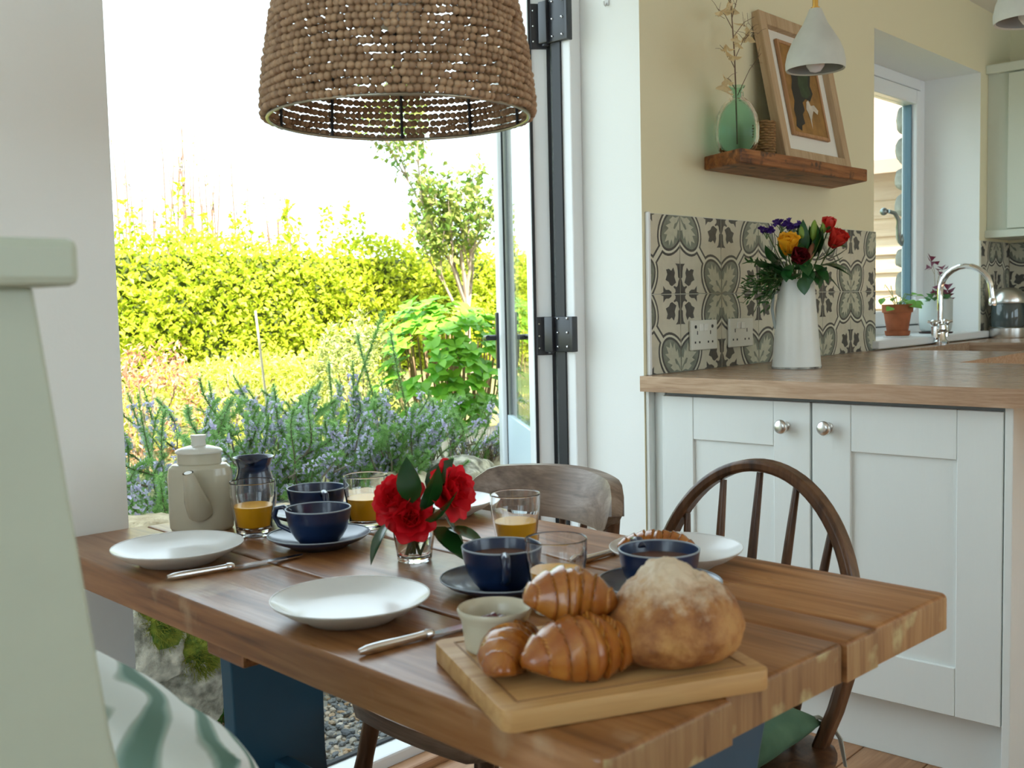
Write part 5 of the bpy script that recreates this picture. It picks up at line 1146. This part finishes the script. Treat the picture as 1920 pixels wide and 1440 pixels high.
spec = [(-1.07, .90, .265, .130, .13, .130, 0, ((.020, -.085, .050), (.062, .048, .075))), (-.955, .90, .115, .112, .125, .150, 0, ((.005, -.085, .085), (.060, .050, .058))), (-.875, 1.01, .275, .12, .11, .10, 1, 0), (-1.16, .90, .06, .13, .13, .14, 1, 0),
        (-.72, 1.02, .10, .12, .10, .12, 1, 0), (-1.32, .94, .28, .16, .14, .14, 0, 0), (-1.42, .92, .05, .17, .14, .14, 1, 0), (-1.62, .95, .3, .16, .14, .16, 0, 0), (-.50, 1.08, .22, .17, .11, .12, 0, 0), (-.48, 1.07, .02, .15, .10, .11, 1, 0),
        (-.18, 1.10, .04, .17, .10, .12, 0, 0), (-.20, 1.12, .23, .17, .11, .11, 1, 0), (.13, 1.11, .05, .16, .1, .13, 1, 0), (.12, 1.13, .25, .18, .11, .10, 0, 0), (.45, 1.12, .06, .18, .11, .13, 0, 0), (.46, 1.14, .27, .16, .11, .10, 1, 0), (-.66, 1.12, .42, .16, .12, .10, 0, 0), (-.98, 1.06, .46, .17, .13, .10, 1, 0), (-1.3, 1.08, .48, .17, .13, .1, 0, 0), (-.3, 1.2, .38, .2, .12, .1, 0, 0), (.1, 1.22, .4, .2, .12, .1, 1, 0), (.5, 1.24, .42, .2, .12, .1, 0, 0), (.8, 1.2, .1, .18, .12, .16, 0, 0), (.82, 1.25, .38, .2, .12, .12, 1, 0)]
for i, (x, y, z, sx, sy, sz, mi, ms) in enumerate(spec):
    rb_ = rock(sx, sy, sz, i + 1, 5 if i < 5 else 4); o = rb_.obj('stone', M_ROCK2 if mi else M_ROCK, sw, smooth=180, loc=(x, y, z)); o.rotation_euler = (0, rnd(-.3, .3), rnd(-.4, .4))
    if ms:
        o.rotation_euler = (0, 0, 0); mr_ = ms[1]; mo = rock(*mr_, i + 1, 4, .3); mm = mo.obj('moss', M_MOSS, o, smooth=180); mm.location = ms[0]
        bl_ = B(); quad = [(-.0013, 0, 0), (.0013, 0, 0), (0, 0, .028)]
        for k in range(3400):
            th, ph = rnd(0, 6.28), math.acos(rnd(-1, 1)); d = Vector((sin(ph) * cos(th), sin(ph) * sin(th), cos(ph))); p_ = Vector((d.x * mr_[0], d.y * mr_[1], d.z * mr_[2])); dd = (d + Vector((rnd(-.6, .6), rnd(-.6, .6), rnd(-.6, .5)))).normalized()
            bl_.add(quad, [(0, 1, 2)], T(*p_) @ dd.to_track_quat('Z', 'Y').to_matrix().to_4x4() @ RZ(rnd(0, 6)))
        bb_ = bl_.obj('moss_tuft', M_MOSSB, mm); stuff(bb_)
bo_ = rock(.27, .2, .17, 41, 4, .12).obj('boulder', plain('garden_boulder', (.62, .55, .47), .9, col2=(.38, .30, .24), scale=9, bump=.5, bscale=30), None, smooth=180, loc=(1.28, 1.88, .36)); tag(bo_, 'rounded pale boulder below the hydrangea beside the open door leaf', 'boulder')  # pale stone colour mottled by noise
def leafcard(L, W_): return [(0, 0, 0), (W_ / 2, L * .5, .12 * W_), (0, L, -.1 * L), (-W_ / 2, L * .5, .12 * W_)], [(0, 1, 2), (0, 2, 3)]
def rdir(up=.3):
    v = Vector((rnd(-1, 1), rnd(-1, 1), rnd(-1, 1) + up)); return v.normalized() if v.length > .05 else Vector((0, 0, 1))
def foliage(b, pts, L, W_, up=.3, jit=.35):
    vs_, fs_ = leafcard(1, W_ / L)
    for p_ in pts:
        s_ = L * rnd(1 - jit, 1 + jit); b.add(vs_, fs_, T(*p_) @ rdir(up).to_track_quat('Y', 'Z').to_matrix().to_4x4() @ RY(rnd(-1, 1)) @ Matrix.Scale(s_, 4))
# small ground leaves at the wall foot
b = B(); foliage(b, [(rnd(-.85, -.25) , rnd(.90, 1.02), -.06 + rnd(0, .05)) for k in range(900)], .016, .013, .8)
tag(b.obj('ground_cover', leafmat('ground_cover_leaf', (.04, .16, .015), (.12, .30, .03), .3)), 'low bright green creeping plants along the foot of the stone wall', 'ground cover', kind='stuff')
# hedge
M_HEDGE = leafmat('hedge_leaf', (.28, .38, .018), (.60, .64, .05), .42, rough=.5)
hg = thing('hedge', 'tall sunlit yellow-green hedge closing off the garden', 'hedge', (2.8, 5, .55))
b = B(); pts = []
for k in range(30000):
    x = rnd(-3.4, 4.2); t = random.random(); top = 1.04 + .16 * noise.noise(Vector((x * 1.3, 5, 0))) + .12 * noise.noise(Vector((x * 4, 9, 0))); z = top * t ** .8
    dep = -.48 * sqrt(max(0, 1 - (z / (top + .05)) ** 4)) + .10 * noise.noise(Vector((x * 3, z * 3, 2))) + .08 * noise.noise(Vector((x * 8, z * 8, 7))); pts.append((x, dep + rnd(0, .28) ** 1.2, z))
shoots = []
for k in range(70):
    x = rnd(-3.3, 4.1); h = rnd(.15, .48); zt = .98 + .15 * noise.noise(Vector((x * 1.3, 5, 0)))
    for j in range(int(h * 130)): t = random.random(); pts.append((x + rnd(-.06, .06) * (1.15 - t) + .05 * sin(x * 9) * t, rnd(-.12, .12) * (1.1 - t) - .1, zt - .05 + h * t))
foliage(b, pts, .046, .030, .25); stuff(b.obj('hedge_leaves', M_HEDGE, hg))
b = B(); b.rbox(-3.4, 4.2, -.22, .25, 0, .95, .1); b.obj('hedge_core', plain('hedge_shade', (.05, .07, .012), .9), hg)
# bare twigs behind the hedge on the left
tw = thing('bare_saplings', 'thin bare budding saplings rising above the hedge on the left', 'saplings', (2.5, 5.9, .6)); b = B(); lf_ = B()
for k in range(46):
    x = rnd(-1.0, .75); h = rnd(1.25, 2.05) * (1 if x < .2 else .78); lean = rnd(-.1, .1); P = [(x + lean * t * t, rnd(-.1, .1) * .2, h * t) for t in (0, .3, .6, .85, 1)]; b.tube(P, [.012, .010, .008, .006, .004], 5)
    for j in range(26): t = rnd(.35, 1); lf_.add(*leafcard(.03, .014), M=T(x + lean * t * t + rnd(-.02, .02), rnd(-.03, .03), h * t) @ rdir(.6).to_track_quat('Y', 'Z').to_matrix().to_4x4())
b.obj('twigs', plain('pinkish_twig', (.16, .10, .075), .8), tw)['kind'] = 'stuff'; stuff(lf_.obj('young_leaves', leafmat('young_leaf', (.36, .34, .06), (.50, .40, .15), .4), tw))
# small tree by the door leaf
tr = thing('garden_tree', 'sparse small-leaved tree beside the open door leaf', 'tree', (3.35, 3.95, .55)); b = B(); pts = []
random.seed(13)
def branch(p0, d, L, r, lev):
    P = [p0]; q = Vector(p0); dd = Vector(d)
    for k in range(5): dd = (dd + Vector((rnd(-.16, .16), rnd(-.16, .16), rnd(-.05, .12)))).normalized(); q = q + dd * L / 5; P.append(q.copy())
    b.tube(P, [r * (1 - .12 * k) for k in range(6)], 5)
    if lev >= 2:
        for p_ in P[1:]:
            for j in range(5 if p_.x < .22 and p_.z > .9 else 2): pts.append(p_ + Vector((rnd(-.05, .05), rnd(-.05, .05), rnd(-.05, .05))))
    if lev < 3:
        for k in range(4): i = random.choice((2, 3, 4, 5)); branch(P[i], (dd + Vector((rnd(-.9, .5), rnd(-.6, .6), rnd(-.2, .6)))).normalized(), L * rnd(.5, .72), r * .55, lev + 1)
branch(Vector((0, 0, 0)), (-.08, 0, 1), 1.05, .028, 0); branch(Vector((-.05, 0, .55)), (-.55, -.1, .8), .9, .014, 1); branch(Vector((0, 0, .7)), (-.35, .1, 1), .9, .014, 1)
b.obj('branches', plain('grey_bark', (.30, .235, .18), .85), tr); lb = B(); foliage(lb, pts, .055, .034, .3); stuff(lb.obj('tree_leaves', leafmat('tree_leaf', (.09, .20, .03), (.32, .35, .08), .35), tr))
# lower shrubs in the border
def shrub(name, lab, c_, rad, n, L, W_, mat, cat='shrub', up=.4, stems=8, stemcol=(.22, .16, .10)):
    t = thing(name, lab, cat, c_); P = []
    for k in range(n):
        d = rdir(.35); f = rnd(.62, 1.0) ** .5 * (1 + .22 * noise.noise(d * 2.3 + Vector(c_))); P.append((d.x * rad[0] * f, d.y * rad[1] * f, max(-.05, d.z * rad[2] * f)))
    b = B(); foliage(b, P, L, W_, up); stuff(b.obj('shrub_leaves', mat, t)); b = B()
    for k in range(stems): d = rdir(.9); b.tube([(d.x * .05, d.y * .05, -.2), (d.x * rad[0] * .4, d.y * rad[1] * .4, rad[2] * .3), (d.x * rad[0] * .75, d.y * rad[1] * .75, abs(d.z) * rad[2] * .8)], [.008, .006, .003], 5)
    b.obj('shrub_stems', plain('stem_%s' % name, stemcol, .8), t); return t
shrub('golden_spurge', 'low yellow-green mounded plant in front of the hedge on the left', (.62, 3.0, .55), (.75, .45, .33), 4200, .042, .018, leafmat('spurge_leaf', (.42, .48, .04), (.62, .62, .16), .4))
shrub('golden_spurge', 'low yellow-green mounded plant right behind the bamboo cane', (1.25, 3.3, .55), (.7, .4, .30), 3200, .042, .018, leafmat('spurge_leaf', (.42, .48, .04), (.62, .62, .16), .4))
shrub('russet_shrub', 'reddish twiggy shrub at the left edge of the doorway', (.02, 2.75, .50), (.30, .3, .48), 1600, .035, .012, leafmat('russet_leaf', (.42, .17, .10), (.60, .36, .24), .4))
shrub('small_leaved_shrub', 'upright small-leaved shrub between the cane and the hydrangea', (1.08, 2.55, .48), (.27, .27, .58), 3600, .034, .014, leafmat('small_leaf', (.24, .30, .08), (.52, .54, .22), .4))
# hydrangea
hy = thing('hydrangea', 'fresh green large-leaved hydrangea bush beside the open door leaf', 'shrub', (1.36, 2.18, .42)); random.seed(8)
M_HYD = leafmat('hydrangea_leaf', (.10, .33, .025), (.26, .52, .05), .40, rough=.35)
hl = [B().add(*leaf_geo(L, L * .62, .45, .22, 4)).mesh('leaf', M_HYD, 180) for L in (.068, .080, .052)]
heads = []
for k in range(170):
    d = rdir(.15)
    while d.dot(Vector((-.65, -.7, .3))) < -.1: d = rdir(.15)
    f = rnd(.75, 1.0); p_ = Vector((d.x * .38 * f - .02, d.y * .36 * f - .02, .36 + d.z * .40 * f)); heads.append(p_)
for k in range(26): heads.append(Vector((rnd(-.34, .30), rnd(-.34, -.2), rnd(.02, .55))))
for p_ in heads[:60]:
    ax = (Vector((p_.x * .8, p_.y * .8, .30)) + Vector((0, 0, .15))).normalized(); a0 = rnd(0, 6)
    for j in range(5):
        o = link('leaf', hl[j % 3], hy); o.matrix_local = T(*p_) @ ax.to_track_quat('Z', 'Y').to_matrix().to_4x4() @ RZ(a0 + j * 1.35) @ RX(rnd(.1, .75)) @ Matrix.Scale(rnd(.75, 1.1), 4)
b = B()
for p_ in heads[60:]:
    ax = Vector((p_.x, p_.y, .4)).normalized(); a0 = rnd(0, 6)
    for j in range(5): g_ = leaf_geo(.068, .044, .45, .22, 3); b.add(*g_, M=T(*p_) @ ax.to_track_quat('Z', 'Y').to_matrix().to_4x4() @ RZ(a0 + j * 1.35) @ RX(rnd(.1, .75)))
stuff(b.obj('inner_leaves', M_HYD, hy, smooth=180)); b = B()
for k in range(70):
    a = rnd(0, 6.28); r_ = rnd(.02, .26); x0, y0 = r_ * .6 * cos(a), r_ * .6 * sin(a); b.tube([(x0, y0, -.12), (r_ * cos(a) * 1.1, r_ * sin(a) * 1.1, .25), (r_ * cos(a) * 1.3, r_ * sin(a) * 1.3, rnd(.4, .62))], [.006, .005, .004], 5)
stuff(b.obj('canes', plain('hydrangea_cane', (.30, .19, .10), .75), hy))
# rosemary
M_ROS = leafmat('rosemary_needle', (.15, .34, .085), (.36, .58, .18), .35, rough=.5); M_LIL = leafmat('rosemary_flower', (.55, .50, .74), (.76, .72, .90), .4); M_RST = plain('rosemary_stem', (.20, .17, .12), .85)
random.seed(19)
def sprig_mesh(L, flower, seed):
    random.seed(seed); bend = rnd(.10, .45); b = B(); P = [Vector((.03 * sin(t * 4 + seed), bend * L * t * t, L * t * (1 - .35 * bend * t))) for t in [k / 8 for k in range(9)]]
    b.tube(P, [.0035 - .0028 * k / 8 for k in range(9)], 5); b.cur = 1
    n = int(L * 2000)
    for k in range(n):
        t = rnd(.12, 1.0) ** .8; i = min(7, int(t * 8)); p_ = P[i].lerp(P[i + 1], t * 8 - i); ax = (P[i + 1] - P[i]).normalized(); a = rnd(0, 6.28); s_ = ax.orthogonal().normalized(); o_ = ax.cross(s_); d = (s_ * cos(a) + o_ * sin(a)) * rnd(.8, 1.0) + ax * rnd(.15, .7); d.normalize()
        l_ = rnd(.020, .036) * (1.1 - .45 * t); w = rnd(.0012, .0020); q = d.cross(ax).normalized() * w; b.add([p_ - q, p_ + q, p_ + d * l_], [(0, 1, 2)])
    b.cur = 2
    if flower:
        for k in range(int(L * 190)):
            t = rnd(.2, .9); i = min(7, int(t * 8)); p_ = P[i].lerp(P[i + 1], t * 8 - i); d = rdir(0) * .016; p_ = p_ + d
            for j in range(3): e_ = rdir(.1) * .009; f_ = e_.orthogonal().normalized() * .0042; b.add([p_ - f_, p_ + f_, p_ + e_ + f_ * .6, p_ + e_ - f_ * .6], [(0, 1, 2, 3)])
    me = b.mesh('sprig', [M_RST, M_ROS, M_LIL]); return me
SPR = [sprig_mesh(.24, 0, 1), sprig_mesh(.20, 1, 2), sprig_mesh(.27, 1, 3), sprig_mesh(.18, 0, 4), sprig_mesh(.42, 0, 5), sprig_mesh(.22, 1, 6)]
random.seed(23)
def rosemary(lab, c_, w, d_, n, tall=()):
    t = thing('rosemary', lab, 'rosemary', c_, group='rosemary bushes')
    for k in range(n):
        x, y = rnd(-w, w), rnd(-d_, d_); me = random.choice(SPR[:4] + SPR[5:]); lean = Vector((x / w * .8 + rnd(-.7, .7), y / d_ * .3 - .35 + rnd(-.5, .4), 1)).normalized()
        z = rnd(-.24, .25) - .08 * (abs(x) / w); o = link('sprig', me, t); o.matrix_local = T(x, y, z) @ lean.to_track_quat('Z', 'Y').to_matrix().to_4x4() @ RZ(rnd(0, 6)) @ Matrix.Scale(rnd(.8, 1.15), 4)
    for (x, z, lx, sc) in tall:
        o = link('sprig', SPR[4], t); o.matrix_local = T(x, 0, z) @ Vector((lx, 0, 1)).normalized().to_track_quat('Z', 'Y').to_matrix().to_4x4() @ Matrix.Scale(sc, 4)
    b = B()
    for k in range(10): x = rnd(-w * .8, w * .8); b.tube([(x * .3, 0, -.15), (x * .7, rnd(-.08, .08), .02), (x, rnd(-.1, .1), rnd(.08, .2))], [.009, .007, .004], 6)
    b.obj('woody_stem', M_RST, t)
rosemary('flowering rosemary bush at the left end of the stone wall, behind the teapot', (-.54, 1.36, .44), .38, .26, 210, ((-.15, .12, -.75, .8),))
rosemary('flowering rosemary bush in the middle of the wall behind the blue cups', (.00, 1.46, .46), .36, .24, 190, ((.16, .22, -.02, 1.1), (.24, .16, .22, 1.0), (.02, .1, .45, .9)))
rosemary('flowering rosemary bush behind the camellias, lilac with blossom', (.42, 1.44, .40), .36, .22, 190, ((-.05, .2, .28, 1.05),))
# dried twigs, cane
b = B(); random.seed(29)
for k in range(240): a = rnd(0, 6.28); r_ = rnd(0, .06); l_ = rnd(.12, .26); e_ = Vector((rnd(-.6, .6), rnd(-.5, .3), 1)).normalized() * l_; s_ = Vector((r_ * cos(a) * 3.2, r_ * sin(a), 0)); b.tube([s_, s_ + e_ * .5 + Vector((rnd(-.01, .01), 0, .01)), s_ + e_], [.0018, .0014, .0008], 4)
o = b.obj('dry_twig_clump', plain('dry_brown_twig', (.20, .14, .10), .9), None, loc=(.72, 1.33, .36)); tag(o, 'tangle of dry brown twigs behind the rail-back chair', 'dead plant', kind='stuff')
b = B(); b.tube([(.16, 2.0, .30), (.13, 1.99, .72), (.085, 1.98, 1.11)], [.0055, .0055, .005], 8); b.tube([(.139, 1.992, .615), (.1385, 1.992, .622)], .0068, 8); tag(b.obj('bamboo_cane', plain('bamboo', (.62, .52, .36), .6), smooth=60), 'leaning pale bamboo cane stuck among the garden plants', 'cane')
# shed seen through the kitchen window
sh = thing('timber_shed', 'pale timber-clad shed seen through the kitchen window', 'shed', (5.6, .4, 0)); M_SHED = wood('pale_cladding', (.52, .33, .20), (.66, .46, .30), (.76, .58, .42), axis=1, scale=1., rough=.8, bump=.2)
bdm = B().add([(0, 0, 0), (0, 3.4, 0), (.025, 0, .145), (.025, 3.4, .145), (.06, 0, 0), (.06, 3.4, 0), (.06, 0, .145), (.06, 3.4, .145)], [(0, 1, 3, 2), (4, 6, 7, 5), (0, 4, 5, 1), (2, 3, 7, 6), (0, 2, 6, 4), (1, 5, 7, 3)]).mesh('cladding_board', M_SHED)
for k in range(15): link('cladding_board', bdm, sh, (0, 0, .05 + k * .138))
b = B(); b.box(.03, 2.2, .02, 3.38, 0, 2.1); b.obj('shed_wall', M_SHED, sh)
b = B(); b.add([(-.25, -.2, 2.02), (-.25, 3.6, 2.02), (1.1, -.2, 2.75), (1.1, 3.6, 2.75), (-.25, -.2, 2.12), (-.25, 3.6, 2.12), (1.1, -.2, 2.85), (1.1, 3.6, 2.85)], [(0, 1, 3, 2), (4, 6, 7, 5), (0, 4, 5, 1), (2, 3, 7, 6), (0, 2, 6, 4), (1, 5, 7, 3)]); b.obj('shed_roof', plain('red_roof', (.50, .33, .25), .9), sh)
z = .8
while z < 2.2: h = rnd(.10, .17); bq = rock(.10, .06, h / 2, int(z * 50), 3, .1); bq.obj('quoin_stone', M_GRAN, bpy.data.objects['wall_outside'], smooth=180, loc=(2.80, .39, z + h / 2)); z += h
